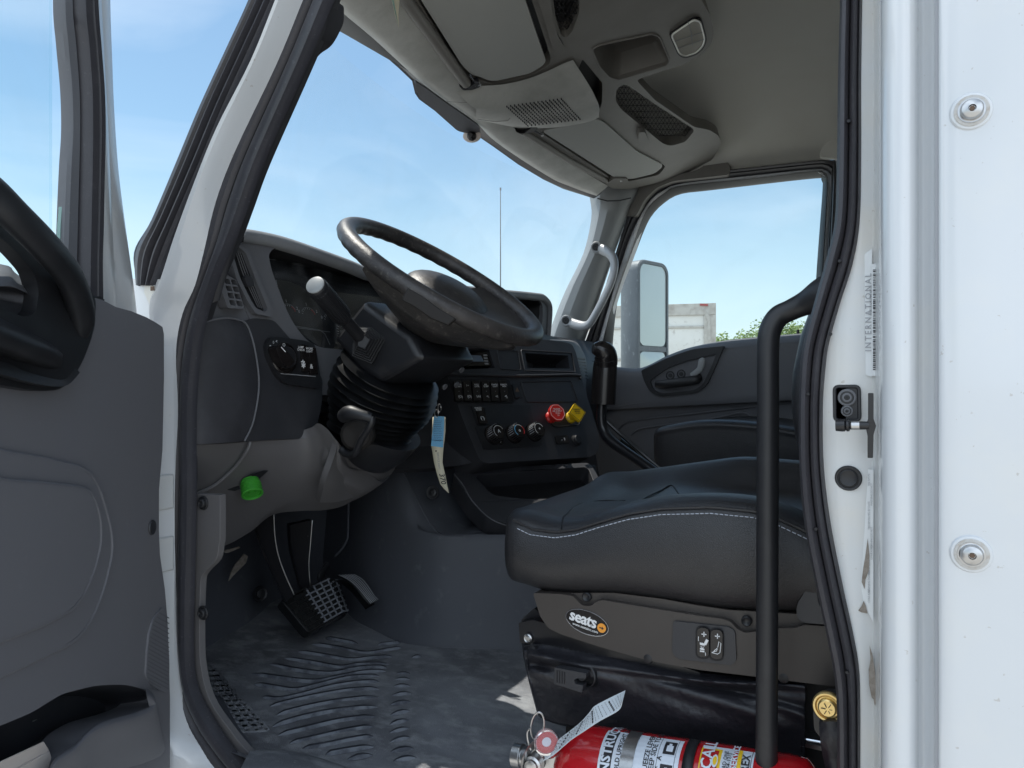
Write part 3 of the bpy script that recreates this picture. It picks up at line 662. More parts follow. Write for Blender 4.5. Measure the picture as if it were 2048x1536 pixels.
# nets
def net(outline, cell, name, lab):
    m = MB(); P = [Vector((p[0], p[1])) for p in outline]
    def inside(x, y):
        c = False; j = len(P)-1
        for i in range(len(P)):
            if (P[i].y > y) != (P[j].y > y) and x < (P[j].x-P[i].x)*(y-P[i].y)/(P[j].y-P[i].y)+P[i].x: c = not c
            j = i
        return c
    x0, x1 = min(p.x for p in P), max(p.x for p in P); y0, y1 = min(p.y for p in P), max(p.y for p in P)
    random.seed(2); cy = int((y1-y0)/cell)+2; cx = int((x1-x0)/cell)+2; node = {}
    for i in range(cx):
        for j in range(cy):
            x = x0+(i+.5*(j % 2))*cell; y = y0+j*cell*.8
            sag = 0.012*math.sin(i*.9)+.006
            node[i, j] = (x, y, x+random.uniform(-.8, .8), y+random.uniform(-.8, .8), sag)
    def add(a, b):
        if a in node and b in node and inside(*node[a][:2]) and inside(*node[b][:2]):
            m.tube([oh(node[a][2], node[a][3], -.012+node[a][4]*.6), oh(node[b][2], node[b][3], -.012+node[b][4]*.6)], .00085, 'net_cord', 4, caps=False)
    for (i, j) in node:
        add((i, j), (i+(j % 2), j+1)); add((i, j), (i-1+(j % 2), j+1))
        if (j % 2) == 0 and i % 1 == 0: add((i, j), (i+1, j))
    m.build(name, OHC, label=lab)
net([(1098,-50),(1160,-50),(1160,26),(1146,63),(1132,78),(1121,74),(1108,30)], 8, 'storage_net', 'black mesh net in the near overhead pocket')
net([(1229,180),(1248,163),(1305,202),(1394,259),(1372,288),(1339,296),(1321,290),(1238,218)], 7.5, 'storage_net', 'black mesh net in the far overhead pocket')
# dome lamp
DL = empty('dome_lamp', oh(1375, 80, 0), 'clear dome lamp with a bright rim in the overhead console', parent=T)
lo_ = rnd([(1341,70),(1388,38),(1401,41),(1411,78),(1406,94),(1392,107),(1370,114),(1358,108)], 7)
lc = Vector((1376, 76))
m = MB(); m.pp([lc+(p-lc)*1.10 for p in lo_], OH, .012, 'deep_black', off=.003, holes=[[lc+(p-lc)*1.0 for p in lo_]]); m.build('lamp_surround', DL, bevel=.001)
m = MB(); m.pp([lc+(p-lc)*.90 for p in lo_], OH, .008, 'lens', off=.006); m.build('lens', DL, bevel=.002)
m = MB(); m.tube([oh(*(lc+(p-lc)*.96), .006) for p in lo_], .0022, 'lens_frame', 8, closed=True)
for a, b in [((1346,84),(1406,64)), ((1352,98),(1410,78)), ((1384,72),(1376,44)), ((1386,92),(1382,70))]: m.tube([oh(*a, .007), oh(*b, .007)], .0010, 'pillar_plastic', 6)
m.build('lens_rim', DL)
# ceiling proper
m = MB()
xs = [-.90, -.62, -.35, 0, .4, .9]
def cz(y, x):
    e = max(0, (y-2.15)/.45); e2 = max(0, (1.15-y)/.35)
    return .93-.185*min(1, e)**2.2-.12*min(1, e2)**2-.10*max(0, (-.6-x)/.3)**1.5*(1-min(1, max(0, (y-2.2)/.3)))
m.grid([[V(x, y, cz(y, x)) for y in [.80, .86, .95, 1.05, 1.2, 1.5, 1.8, 2.1, 2.2, 2.3, 2.4, 2.5, 2.56, 2.60, 2.625]] for x in np.linspace(-.9, .9, 19)], 'headliner')
m.build('headliner', T, label='beige fabric ceiling')
m = MB(); q = [at(x, y, Y=2.50) for x, y in rnd([(1690,275),(1655,283),(1643,296),(1638,314),(1700,318)], 8)]
m.prism(q, (0, -1, .3), .012, 'headliner'); m.build('corner_cap', T, bevel=.003)
# interior back wall
m = MB(); m.box(V(.88, 1.72, .1), (.015, .93, .85), 'headliner'); m.build('rear_wall', T)
# ---------------------------------------------------------------- passenger side
FAR = plane((0, 2.62, 0), (0, -1, 0))
def loopY(pts, Y, r=0): return [at(x, y, Y=Y) for x, y in (rnd(pts, r) if r else pts)]
OUTER = [(1125,800),(1168,690),(1205,590),(1240,478),(1262,416),(1282,385),(1306,367),(1340,352),(1500,335),(1648,320),(1664,326),(1671,345),(1662,600),(1650,900)]
DOORF = [(1160,800),(1183,712),(1216,602),(1250,490),(1275,432),(1296,398),(1322,378),(1360,364),(1500,348),(1635,334),(1654,338),(1663,358),(1652,560),(1640,900)]
GLS = [(1210,800),(1218,735),(1232,600),(1262,520),(1284,462),(1300,430),(1325,404),(1358,386),(1420,378),(1630,354),(1642,360),(1645,378),(1632,560),(1620,800)]
DARK = [(1188,800),(1196,735),(1212,660),(1236,575),(1262,505),(1280,452),(1298,414),(1325,390),(1362,372),(1500,358),(1634,342),(1650,348),(1655,365),(1644,560),(1632,800)]
m = MB()
def rim(mb, A, B, mat, Ya, Yb, prof):
    n = 90
    def rs(P):
        P = cr(P, 8); L_ = [0]
        for a, b in zip(P, P[1:]): L_.append(L_[-1]+(b-a).length)
        out = []
        for k in range(n):
            t = L_[-1]*k/(n-1); i = 0
            while i < len(P)-2 and L_[i+1] < t: i += 1
            s = (t-L_[i])/max(1e-9, L_[i+1]-L_[i]); out.append(P[i].lerp(P[i+1], min(1, max(0, s))))
        return out
    A, B = rs(A), rs(B); rows = []
    for a, b in zip(A, B):
        pa, pb = at(a.x, a.y, Y=Ya), at(b.x, b.y, Y=Yb)
        rows.append([pa.lerp(pb, s)+V(0, -q, 0) for s, q in prof])
    mb.grid(rows, mat)
rim(m, OUTER, DOORF, 'seal_rubber', 2.585, 2.60, [(-.1, -.04), (0, .0), (.25, .014), (.5, .012), (.62, .0), (.75, .010), (.95, .004), (1.15, -.012)])
m.build('far_door_seal', T, label='black seal round the far door opening')
FD = empty('far_door', at(1400, 1000, Y=2.62), parent=T); FD['label'] = 'closed passenger door with dark trim'
m = MB(); rim(m, DOORF, DARK, 'white_paint', 2.625, 2.615, [(-.3, -.03), (0, .0), (.2, .006), (.6, .006), (1, -.002), (1.2, -.03)])
m.build('door_frame', FD, label='pale painted window frame of the far door')
m = MB(); rim(m, DARK, GLS, 'black_plastic', 2.612, 2.64, [(-.1, -.02), (0, .006), (.3, .008), (.6, .002), (1, .0), (1.0, -.02)])
m.build('window_seal', FD)
m = MB(); g = [at(x, y, Y=2.652) for x, y in [(1195,790),(1218,640),(1260,505),(1290,430),(1330,392),(1400,372),(1500,360),(1640,346),(1652,360),(1640,600),(1628,790)]]
m.prism(g, (0, -1, 0), .004, 'window_glass', back=False); m.build('window_pane', FD)
# sill and trim
m = MB()
SY = 2.56
def sp(x, y, Y=SY): return at(x, y, Y=Y)
top = [(1150,742),(1200,738),(1233,737),(1282,739),(1338,713),(1384,697),(1448,690),(1515,683),(1601,676),(1760,662)]
m.surf([[sp(x, y-1, 2.64) for x, y in top], [sp(x, y-9 if x > 1400 else y-3, 2.60) for x, y in top], [sp(x, y+4, 2.555) for x, y in top], [sp(x, y+20, 2.545) for x, y in top],
        [sp(x, 790-(x-1150)*.05, 2.545) for x, y in top], [sp(x, 822-(x-1150)*.05, 2.55) for x, y in top], [sp(x, 838-(x-1150)*.06, 2.585) for x, y in top], [sp(x, 1000, 2.585) for x, y in top], [sp(x, 1300, 2.585) for x, y in top]], 'dash_grey', 5, 5)
m.build('door_trim', FD, label='dark moulded trim of the far door')
m = MB()
for pts in ([(1236,860),(1252,845),(1290,838),(1400,826),(1520,812),(1600,804)], [(1262,870),(1280,858),(1330,850),(1420,838),(1480,826),(1500,832)], [(1190,822),(1240,812),(1330,800),(1430,792),(1520,784),(1600,778)]):
    m.tube([sp(x, y, 2.582 if pts[0][1] > 840 else 2.549) for x, y in pts], .0035, 'dash_grey', 8, smooth=5)
m.build('trim_crease', FD)
m = MB()
bz = rnd([(1282,741),(1338,714),(1386,698),(1448,692),(1434,726),(1413,772),(1392,786),(1320,793),(1300,785),(1288,762)], [3,20,10,2,8,10,12,12,10,6])
bi = rnd([(1300,762),(1330,738),(1372,722),(1432,708),(1425,728),(1406,768),(1390,780),(1325,787),(1306,780)], [4,14,8,4,6,8,10,10,8])
m.prism([sp(p.x, p.y, 2.535) for p in bz], (0, -1, 0), .03, 'black_plastic', holes=[[sp(p.x, p.y, 2.535) for p in bi]])
m.prism([sp(p.x, p.y, 2.56) for p in bz], (0, -1, 0), .004, 'deep_black')
m.build('armrest_bezel', FD, bevel=.004, segs=3)
m = MB(); m.tube([sp(1312,768,2.53), sp(1330,768,2.515), sp(1365,764,2.51), sp(1395,758,2.515), sp(1400,750,2.54)], [.012,.015,.016,.015,.008], 'black_plastic', 12, smooth=5, flat=.6)
m.build('pull_handle', FD)
m = MB(); m.tube([sp(1384,752,2.52), sp(1392,745,2.515), sp(1400,738,2.512), sp(1404,722,2.512), sp(1407,716,2.515)], [.012,.011,.012,.013,.006], 'pillar_plastic', 10, smooth=5, flat=.5)
m.build('latch_lever', FD, label='pale lever behind the far door handle')
m = MB()
for x, y in ((1341,751),(1363,748)):
    m.lathe(sp(x, y, 2.548), (0, -1, 0), [(.016, -.004), (.016, .004), (.012, .006), (.011, .002), (.008, .002), (.007, .006), (.0, .006)], 'black_plastic', 18, caps=False)
m.prism([sp(x, y, 2.55) for x, y in [(1342,784),(1368,780),(1366,774),(1371,778),(1369,784),(1345,787)]], (0, -1, 0), .003, 'pillar_plastic')
m.build('door_button', FD)
m = MB(); m.lathe(sp(1596,672,2.62), (0,0,1), [(.005,-.01),(.005,.018),(.004,.022)], 'black_plastic', 10); m.build('lock_button', FD)
# far windscreen pillar trim
m = MB()
PL_ = [(1184,350),(1192,392),(1192,430),(1175,500),(1140,575),(1118,630),(1098,690),(1085,760)]
PR_ = [(1290,340),(1276,390),(1258,425),(1230,500),(1204,575),(1180,645),(1160,705),(1140,780)]
A, B = cr(PL_, 5), cr(PR_, 5); rows = []
for a, b in zip(A, B):
    pa, pb = at(a.x, a.y, Y=2.50), at(b.x, b.y, Y=2.575)
    rows.append([pa.lerp(pb, s)+V(q*.5, -q, 0) for s, q in [(-.1, -.06), (0, -.01), (.08, .012), (.3, .030), (.55, .034), (.8, .022), (.95, .004), (1.05, -.03)]])
m.grid(rows, 'pillar_plastic'); m.build('far_pillar_trim', T, label='smooth grey trim on the far windscreen pillar')
m = MB(); m.line([at(x, y, Y=2.468) for x, y in [(1195,397),(1215,402),(1240,401),(1262,396)]], .004, (0, -1, 0), 'deep_black'); m.build('trim_joint', T)
# grab handle
GH = empty('grab_handle', at(1150, 650, Y=2.43), parent=T); GH['label'] = 'silver grey grab handle on the far pillar'
m = MB()
P = [(1192,494,2.445),(1206,500,2.425),(1220,508,2.405),(1228,522,2.395),(1228,540,2.39),(1222,565,2.39),(1206,600,2.39),(1190,630,2.395),(1180,646,2.40),(1170,652,2.405),(1155,650,2.42),(1134,642,2.445)]
m.tube([at(x, y, Y=Y) for x, y, Y in P], [.017,.0185,.018,.017,.0165,.016,.016,.016,.0165,.0175,.0185,.017], 'handle_silver', 14, smooth=4, flat=.75)
m.build('handle_bar', GH)
for x, y in ((1193,496),(1133,642)):
    m = MB(); c = at(x, y, Y=2.435)+V(.004,-.012,0); m.lathe(c, (.25, -1, 0), [(.021, -.014), (.021, .004), (.018, .006), (.014, .005), (.013, .001)], 'handle_silver', 24)
    m.lathe(c+V(0,-.002,0), (.25, -1, 0), [(.0125, 0), (.0125, .002), (.009, .002), (.008, .0035), (.004, .0035), (.003, .001)], 'black_plastic', 18); m.build('handle_bolt', GH)
# vent on the far dash
m = MB()
for k in range(7): m.tube([at(1152+k*1.5, 716+k*6.5, X=-.935), at(1170+k*1.0, 718+k*6.5, X=-.955)], .003, 'black_plastic', 6, flat=.5)
m.build('far_vent', T)
m = MB(); m.surf([[at(x, y, X=-1.0) for x, y in [(1100,690),(1150,690),(1172,712),(1184,740),(1186,770)]], [at(x, y, X=-.94) for x, y in [(1100,700),(1146,705),(1158,722),(1166,745),(1172,775)]], [at(x, y, X=-.94) for x, y in [(1100,960),(1140,960),(1160,960),(1180,960),(1200,960)]]], 'dash_grey', 4, 4); m.build('far_dash_end', T)
m = MB()  # passenger footwell side, lower dash on the far side
m.surf([[V(-1.02, y, .16) for y in (1.9, 2.2, 2.5, 2.62)], [V(-.96, y, .05) for y in (1.9, 2.2, 2.5, 2.62)], [V(-.98, y, -.14) for y in (1.9, 2.2, 2.5, 2.62)], [V(-1.15, y, -.25) for y in (1.9, 2.2, 2.5, 2.62)]], 'dash_plastic', 4, 4, thick=.03, tdir=(-1, 0, 0)); m.build('glovebox_panel', T)
# exterior mirror
EM = empty('side_mirror', at(1290, 740, Y=3.0), parent=T); EM['label'] = 'tall grey exterior mirror outside the far window'
PA = at(1277, 768, Y=2.95); PB = at(1337, 768, Y=3.16); PA.z = PB.z = 0
mf = (PB-PA).normalized(); mn = V(mf.y, -mf.x, 0); MW = (PB-PA).length
z1 = at(1276, 518, Y=2.95).z; z0 = at(1276, 745, Y=2.95).z-.03
def ml(a, z, dn_): return PA+mf*a+V(0, 0, z)+mn*dn_
def rr(y0, y1, za, zb, r, n=6):
    out = []
    for cy, cz_, a0 in ((y1-r, zb-r, 0), (y0+r, zb-r, 90), (y0+r, za+r, 180), (y1-r, za+r, 270)):
        for k in range(n+1): a = math.radians(a0+90*k/n); out.append((cy+r*math.cos(a), cz_+r*math.sin(a)))
    return out
L0 = rr(0, MW, z0, z1, .05); rows = []; cy, cz0 = MW/2, (z0+z1)/2
inn = rr(.012, MW-.012, z0+.012, z1-.012, .042)
rows.append([ml(a, b, -.010) for a, b in inn]); rows.append([ml(a, b, 0) for a, b in inn])
for dx, s_ in ((0, 1.0), (-.006, 1.03), (-.05, 1.03), (-.085, 1.0), (-.10, .92), (-.106, .5)): rows.append([ml(cy+(a-cy)*s_, cz0+(b-cz0)*(1-(1-s_)*.5), dx) for a, b in L0])
m = MB(); m.grid(rows, 'mirror_shell', cv=True, caps=True)
zt = at(1300, 693, Y=3.05).z; zb_ = at(1300, 703, Y=3.05).z
m.prism([ml(.012, zt, -.002), ml(MW-.012, zt, -.002), ml(MW-.012, zb_, -.002), ml(.012, zb_, -.002)], mn, .006, 'mirror_shell')
m.build('mirror_housing', EM)
m = MB(); m.prism([ml(a, b, -.005) for a, b in rr(.014, MW-.014, zt+.002, z1-.014, .035)], mn, .003, 'mirror_glass'); m.build('flat_glass', EM, label='large flat mirror glass', flat=True)
h = rr(.014, MW-.014, z0+.014, zb_-.002, .03); m = MB(); c = (MW/2, (z0+zb_)/2)
m.grid([[ml(a, b, -.006) for a, b in h], [ml(c[0]+(a-c[0])*.6, c[1]+(b-c[1])*.6, -.002) for a, b in h], [ml(c[0]+(a-c[0])*.2, c[1]+(b-c[1])*.2, -.0003) for a, b in h]], 'mirror_glass', cv=True, caps=True)
m.build('convex_glass', EM, label='small convex mirror glass')
q = ml(MW*.3, z0+.02, -.05); m = MB(); m.tube([q, q+V(0, -.02, -.14), V(q.x, 2.70, z0-.18)], .018, 'mirror_shell', 10, smooth=4); m.build('mirror_arm', EM)
# ---------------------------------------------------------------- trailer and trees outside
TR = empty('box_trailer', at(1300, 768, Y=19)+V(0, 0, -ZC), 'weathered white box trailer with a rusty corner, parked beyond the far window', 'trailer')
ty = 19.0
rv = ray(1432, 768); rv.z = 0; rv.normalize(); ru = V(rv.y, -rv.x, 0)     # ru: along the visible face towards the right
PR = at(1432, 768, Y=ty); PR.z = 0; TW = 3.6
def tw(px, py, o=0):      # point on the near face of the trailer
    return at(px, py, pl=(PR, -rv), off=o)
zt = tw(1432, 606).z
def tbox(mb, a0, a1, z0, z1, d0, d1, mat):   # a measured leftwards from the right corner
    c = PR-ru*(a0+a1)/2+rv*(d0+d1)/2+V(0, 0, (z0+z1)/2); mb.box(c, (abs(a1-a0)/2, abs(d1-d0)/2, abs(z1-z0)/2), mat, ax=(ru, rv, V(0, 0, 1)))
m = MB(); tbox(m, .02, TW, -.62, zt-.02, .03, 9, 'trailer_paint'); m.build('trailer_body', TR, bevel=.03)
m = MB(); tbox(m, 0, TW, zt-.30, zt, -.03, .03, 'trailer_trim'); m.build('top_rail', TR, bevel=.01)
m = MB(); tbox(m, 0, .30, -.62, zt-.302, -.025, .03, 'trailer_trim'); m.build('corner_post', TR, bevel=.01)
for yy in (654, 718, 748):
    m = MB(); z = tw(1380, yy).z; tbox(m, .302, TW, z-.03, z+.03, -.012, .03, 'trailer_trim'); m.build('side_rib', TR, bevel=.01)
m = MB(); m.prism([tw(x, y, .05) for x, y in [(1404,619),(1410,619),(1421,634),(1421,680),(1416,680),(1415,640)]], -rv, .03, 'trailer_trim'); m.build('corner_gusset', TR)
m = MB(); m.prism([tw(x, y, .07) for x, y in [(1400,607),(1416,608),(1416,612),(1400,611)]], -rv, .05, 'trailer_red'); m.build('marker_light', TR)
m = MB(); tbox(m, .3, TW-.3, -1.0, -.62, .5, 8.5, 'black_metal'); m.build('chassis', TR)
for dd_ in (6.4, 7.8):
    for aa in (.35, TW-.35):
        m = MB(); m.lathe(PR-ru*aa+rv*dd_+V(0, 0, -ZC+.5), ru, [(.5, -.14), (.5, .14)], 'seal_rubber', 24); m.build('wheel', TR)
for aa in (.8, TW-.8):
    m = MB(); tbox(m, aa-.06, aa+.06, -ZC, -.62, 1.4, 1.52, 'black_metal'); m.build('landing_leg', TR)
random.seed(11)
def tree(px, py, Y, width, lab):
    top = at(px, py, Y=Y); gz = -ZC; H = top.z-gz; e = empty('tree', V(top.x, Y, gz), lab, 'tree', 'trees beyond the far window')
    m = MB(); m.tube([V(top.x, Y, gz), V(top.x+.1, Y, gz+H*.35), V(top.x-.1, Y+.1, gz+H*.8)], [.25, .18, .05], 'bark', 8, smooth=3)
    for k in range(9):
        a = random.uniform(0, 6.28); h = gz+H*random.uniform(.3, .6); m.tube([V(top.x, Y, h), V(top.x+math.cos(a)*width*.45, Y+math.sin(a)*width*.45, h+H*.25)], [.09, .02], 'bark', 6)
    m.build('trunk', e)
    m = MB(); cl = []
    for k in range(40):
        a = random.uniform(0, 6.28); q = random.random()**.5*width*.5; hh = random.uniform(.42, .97)
        s = math.sqrt(max(.05, 1-((hh-.62)/.42)**2)); cl.append((V(top.x+math.cos(a)*q*s, Y+math.sin(a)*q*s, gz+H*hh-.3), random.uniform(.35, .8)*width*.16))
    vs = []; fs = []
    for c, r in cl:
        for k in range(190):
            d = Vector((random.gauss(0, 1), random.gauss(0, 1), random.gauss(0, .8))).normalized()*r*random.uniform(.5, 1.1); p = c+d
            n = Vector((random.gauss(0, 1), random.gauss(0, 1), random.gauss(0, 1)+.5)).normalized(); u, v, n = frame(n); s = random.uniform(.05, .11); b = len(vs)
            vs += [p-u*s, p+v*s*.5, p+u*s, p-v*s*.5]; fs.append((b, b+1, b+2, b+3))
    m.add(vs, fs, 'leaf'); m.build('crown', e, flat=True, weld=False)
tree(1470, 668, 40, 5.0, 'leafy green tree right next to the trailer corner')
tree(1545, 645, 42, 6.5, 'taller bright green tree behind the grab rail')
tree(1620, 638, 44, 6.5, 'green tree farthest right in the far window')
# passenger seat, only its cushion side shows
PS = empty('passenger_seat', V(-.2, 2.2, -.6), parent=T); PS['label'] = 'black upholstered passenger seat beyond the driver seat'
m = MB(); Ys = 2.02
tp = [(1307,862),(1316,852),(1345,848),(1372,842),(1405,838),(1455,838),(1520,843),(1600,856),(1700,880)]
rows = []
for x, y in tp:
    p = at(x, y, Y=Ys); zt_ = p.z; f = 0 if x > 1312 else .012
    rows.append([V(p.x, yy, z) for yy, z in [(Ys+.05, -.36), (Ys+.02+f, -.36), (Ys+.005+f, -.3), (Ys-.005+f, -.22), (Ys-.008+f, zt_-.035), (Ys-.006+f, zt_-.022), (Ys-.012+f, zt_-.016), (Ys+f, zt_-.003), (Ys+.03, zt_), (Ys+.12, zt_-.012), (Ys+.35, zt_-.02), (Ys+.50, zt_), (Ys+.53, zt_-.04), (Ys+.53, -.36)]])
first = [V(rows[0][0].x-.012, p.y*.9+(Ys+.25)*.1, p.z*.93-.02) for p in rows[0]]
m.grid([first]+rows, 'leather', caps=True); m.build('cushion', PS, subd=1)
m = MB(); m.box(V(-.1, 2.28, -.47), (.22, .2, .12), 'black_plastic'); m.build('seat_base', PS, bevel=.01)
m = MB(); m.tube([V(.12, 2.28, -.2), V(.2, 2.28, .2), V(.26, 2.28, .5)], [.2, .23, .2], 'leather', 16, smooth=5, flat=.35, up=(0, 1, 0)); m.build('backrest', PS)
# ---------------------------------------------------------------- dashboard
DF = plane((-1.04, 0, .26), (1, 0, 0))
DB = empty('dashboard', V(-1.1, 1.5, -.3), parent=T); DB['label'] = 'dark dashboard with dusty cowl, gauges and switches'
def df(x, y, off=0): return at(x, y, pl=DF, off=off)
HOOD = [(478,462),(492,459),(560,473),(640,500),(700,522),(750,542),(850,562),(950,574),(1010,580),(1070,586),(1086,590),(1096,602),(1098,625),(1092,690)]
hole = rnd([(537,508),(548,496),(575,496),(640,512),(700,530),(750,549),(900,575),(1000,588),(1070,596),(1085,606),(1086,636),(1080,664),(900,668),(690,700),(640,695),(615,682),(592,655),(575,625),(556,575),(543,540)], [8,8,10,30,40,40,40,40,12,10,10,4,8,10,12,20,20,20,20,20])
# cowl: thick hood, rolled front lip running back to the glass
m = MB(); lip = cr(HOOD, 4); rows = []
for s, dz, dx in [(0, -.024, -.01), (0, -.024, .006), (0, -.018, .012), (0, -.008, .013), (0, .000, .006), (0, .003, -.015), (.3, .0, -.02), (1, -.05, -.02)]:
    r = []
    for p in lip:
        q = df(p.x, p.y); back = wsb(min(2.55, max(.86, q.y)))+V(.01, 0, .02)
        r.append(V(q.x+dx, q.y, q.z+dz).lerp(V(back.x, q.y, max(back.z, q.z-.06)), s))
    rows.append(r)
m.grid(rows[:], 'cowl_dust_sunlit'); m.build('cowl', DB, label='dusty grey cowl over the instruments', angle=50)
# fascia around cluster with opening
m = MB()
OUT = [(444,470),(470,464),(484,462),(560,476),(640,503),(700,525),(750,545),(850,565),(950,577),(1010,583),(1070,589),(1085,593),(1094,604),(1096,625),(1092,700),(900,712),(880,760),(760,770),(700,790),(640,790),(642,765),(605,770),(572,765),(550,745),(530,700),(500,640),(470,560)]
m.pp(OUT, DF, .02, 'dash_grey', holes=[hole], off=.0)
m.build('instrument_surround', DB, bevel=.004, segs=3)
m = MB()  # inner tunnel of the cluster
hp = [df(p.x, p.y, -.001) for p in hole]; cc = df(800, 620)
hb_ = [V(p.x-.115, p.y*.97+.045, p.z*.93+.0) for p in hp]
m.grid([hp, hb_], 'deep_black', cv=True)
m.build('instrument_recess', DB)
# gauge panel and glass
GP = plane((-1.095, 1.1, .2), (1, -.05, .25)); 
def gp_(x, y, off=0): return at(x, y, pl=GP, off=off)
m = MB(); m.pp([(524,520),(560,495),(900,575),(900,720),(660,720),(540,650)], GP, .004, 'panel_black', off=-.004)
m.build('gauge_panel', DB)
GPn = D.objects['gauge_panel']
def arcline(mb, c, r, a0, a1, pl, wd, mat, off=.0005, n=12):
    u, v, nn = frame(pl[1]); 
    mb.line([c+(u*math.cos(a)+v*math.sin(a))*r+nn*off for a in [math.radians(a0+(a1-a0)*k/n) for k in range(n+1)]], wd, nn, mat)
m = MB(); u, v, nn = frame(GP[1])
for gx, gy, red in ((578,628,1), (618,634,1), (662,645,1), (700,655,1)):
    c = gp_(gx, gy); arcline(m, c, .021, 30, 150, GP, .0012, 'grey_mark'); arcline(m, c, .019, 20, 60, GP, .0018, 'red_mark')
    for k, t in enumerate(('0', '1', '2')): 
        a = math.radians(160-k*65); m.text(t, c+(u*math.cos(a)+v*math.sin(a))*.027+nn*.001, u, v, .009, 'white_mark', .01)
    for k in range(9):
        a = math.radians(160-k*17); p = c+(u*math.cos(a)+v*math.sin(a))*.0165; q = c+(u*math.cos(a)+v*math.sin(a))*.0195
        m.line([p+nn*.0005, q+nn*.0005], .0008, nn, 'white_mark' if k < 6 else 'red_mark')
for gx, gy, R in ((700,668,.040), (850,650,.05)):
    c = gp_(gx, gy)
    for k in range(26):
        a = math.radians(210-k*9); p = c+(u*math.cos(a)+v*math.sin(a))*(R-.006); q = c+(u*math.cos(a)+v*math.sin(a))*R; m.line([p+nn*.0005, q+nn*.0005], .0009, nn, 'white_mark')
    for k in range(7):
        a = math.radians(210-k*36); m.text(str(k*10), c+(u*math.cos(a)+v*math.sin(a))*(R-.013)+nn*.001, u, v, .009, 'white_mark', .01)
    arcline(m, c, R+.001, -10, 215, GP, .0006, 'grey_mark', n=24)
m.line([gp_(x, y, .001) for x, y in [(552,560),(560,600),(570,640),(590,655),(660,664)]], .0012, nn, 'grey_mark')
m.line([gp_(x, y, .001) for x, y in [(600,672),(578,655),(576,650),(640,660),(650,668),(660,690)]], .0012, nn, 'grey_mark')
m.build('gauge_marks', GPn, flat=True, label='white numerals and red arcs of the gauges')
m = MB(); m.pp([(538,520),(560,505),(780,545),(780,690),(650,700),(556,640)], GP, .001, 'cluster_glass', off=.012, back=False); m.build('gauge_glass', GPn)
# end section with slanted vent + small demist vent
m = MB()
m.pp([(424,545),(440,470),(462,463),(480,478),(500,560),(548,640),(500,644),(470,648),(430,650),(396,648),(404,610)], plane((-1.045,0,.2),(1,0,0)), .03, 'dash_grey', off=.002)
m.build('dash_end', DB, bevel=.003)
VN = plane((-1.03, 0, .2), (1, -.25, 0))
VT = empty('tall_air_vent', at(500, 560, pl=DF), parent=DB); VT['label'] = 'tall slanted louvred air vent at the driver end'
m = MB(); vo = rnd([(455,486),(470,484),(497,500),(520,560),(548,624),(544,634),(512,628),(497,605),(474,560),(457,505)], 7)
vi = rnd([(463,492),(475,492),(492,506),(512,560),(536,618),(530,624),(512,616),(502,600),(480,555),(466,508)], 5)
m.pp(vo, DF, .02, 'dash_grey', off=.014, holes=[vi]); m.build('vent_frame', VT, bevel=.002)
m = MB(); m.pp(vi, DF, .002, 'deep_black', off=.004); 
for k in range(1, 5):
    s = k/5; a = Vector((465, 495)).lerp(Vector((486, 500)), s); b = Vector((513, 614)).lerp(Vector((531, 618)), s); mm = Vector((484,555)).lerp(Vector((507,552)), s)
    m.tube([df(a.x, a.y, .006), df(mm.x, mm.y, .009), df(b.x, b.y, .006)], .0015, 'dash_grey', 6, smooth=4, flat=.4, up=(1, 0, 0))
m.build('louvre', VT)
m = MB(); m.pp(rnd([(489,554),(498,550),(505,556),(509,570),(500,575),(494,570)], 3), DF, .008, 'dash_plastic', off=.017); m.build('vent_tab', VT, bevel=.0015)
m = MB(); so = rnd([(430,548),(456,551),(472,560),(489,618),(455,616),(450,600)], 5)
cells = []
for i in range(2):
    for j in range(4):
        a = Vector((447, 555)).lerp(Vector((461, 612)), (j+.1)/4); wv = Vector((15, 2))*1.0
        hv = Vector((4.0, 13))*.82; p = a+wv*(i*.93)
        cells.append(rnd([p, p+wv*.76, p+wv*.76+hv, p+hv], 2, 2))
m.pp(so, DF, .02, 'dash_grey', off=.020, holes=cells); m.pp(so, DF, .002, 'deep_black', off=.004); m.build('side_vent', DB, bevel=.001, label='small square-celled side window vent')
m = MB(); m.pp([(455,466),(488,475),(487,484),(458,474)], DF, .004, 'deep_black', off=.012); m.build('speaker_slot', DB)
# knee panel
KP = plane((-1.035, 0, 0), (1, 0, .04))
def kp(x, y, off=0): return at(x, y, pl=KP, off=off)
m = MB()
kp_out = rnd([(386,652),(402,646),(440,646),(490,642),(505,636),(548,640),(600,700),(638,745),(645,760),(644,806),(630,872),(618,878),(560,878),(480,884),(392,890),(384,884)], [6,10,10,10,10,10,20,20,6,8,10,6,6,6,5,5])
m.pp(kp_out, KP, .05, 'dash_plastic', off=.0)
m.build('knee_panel', DB, bevel=.005, segs=3)
m = MB()
m.surf([[kp(x, y, o) for x, y, o in r] for r in [
    [(388,652,.004),(410,644,.008),(440,640,.010),(468,640,.008),(492,650,.006)],
    [(386,700,.004),(410,690,.010),(445,685,.014),(485,690,.014),(509,700,.006)],
    [(386,770,.004),(410,765,.010),(445,760,.015),(490,765,.016),(518,770,.006)],
    [(386,840,.004),(410,835,.010),(445,832,.014),(480,836,.014),(507,842,.006)],
    [(388,889,.002),(410,888,.008),(440,886,.010),(470,884,.008),(487,880,.004)]]], 'cover_plastic', 6, 6, thick=.02, tdir=(-1, 0, 0))
m.build('fuse_cover', DB, label='bulged grey textured cover at the driver end')
m = MB(); m.tube([kp(x, y, o) for x, y, o in [(396,648,.006),(440,637,.010),(470,638,.010),(494,650,.010),(510,700,.010),(518,770,.010),(507,842,.010),(489,882,.008)]], .0018, 'dash_grey', 8, smooth=5); m.build('cover_edge', DB)
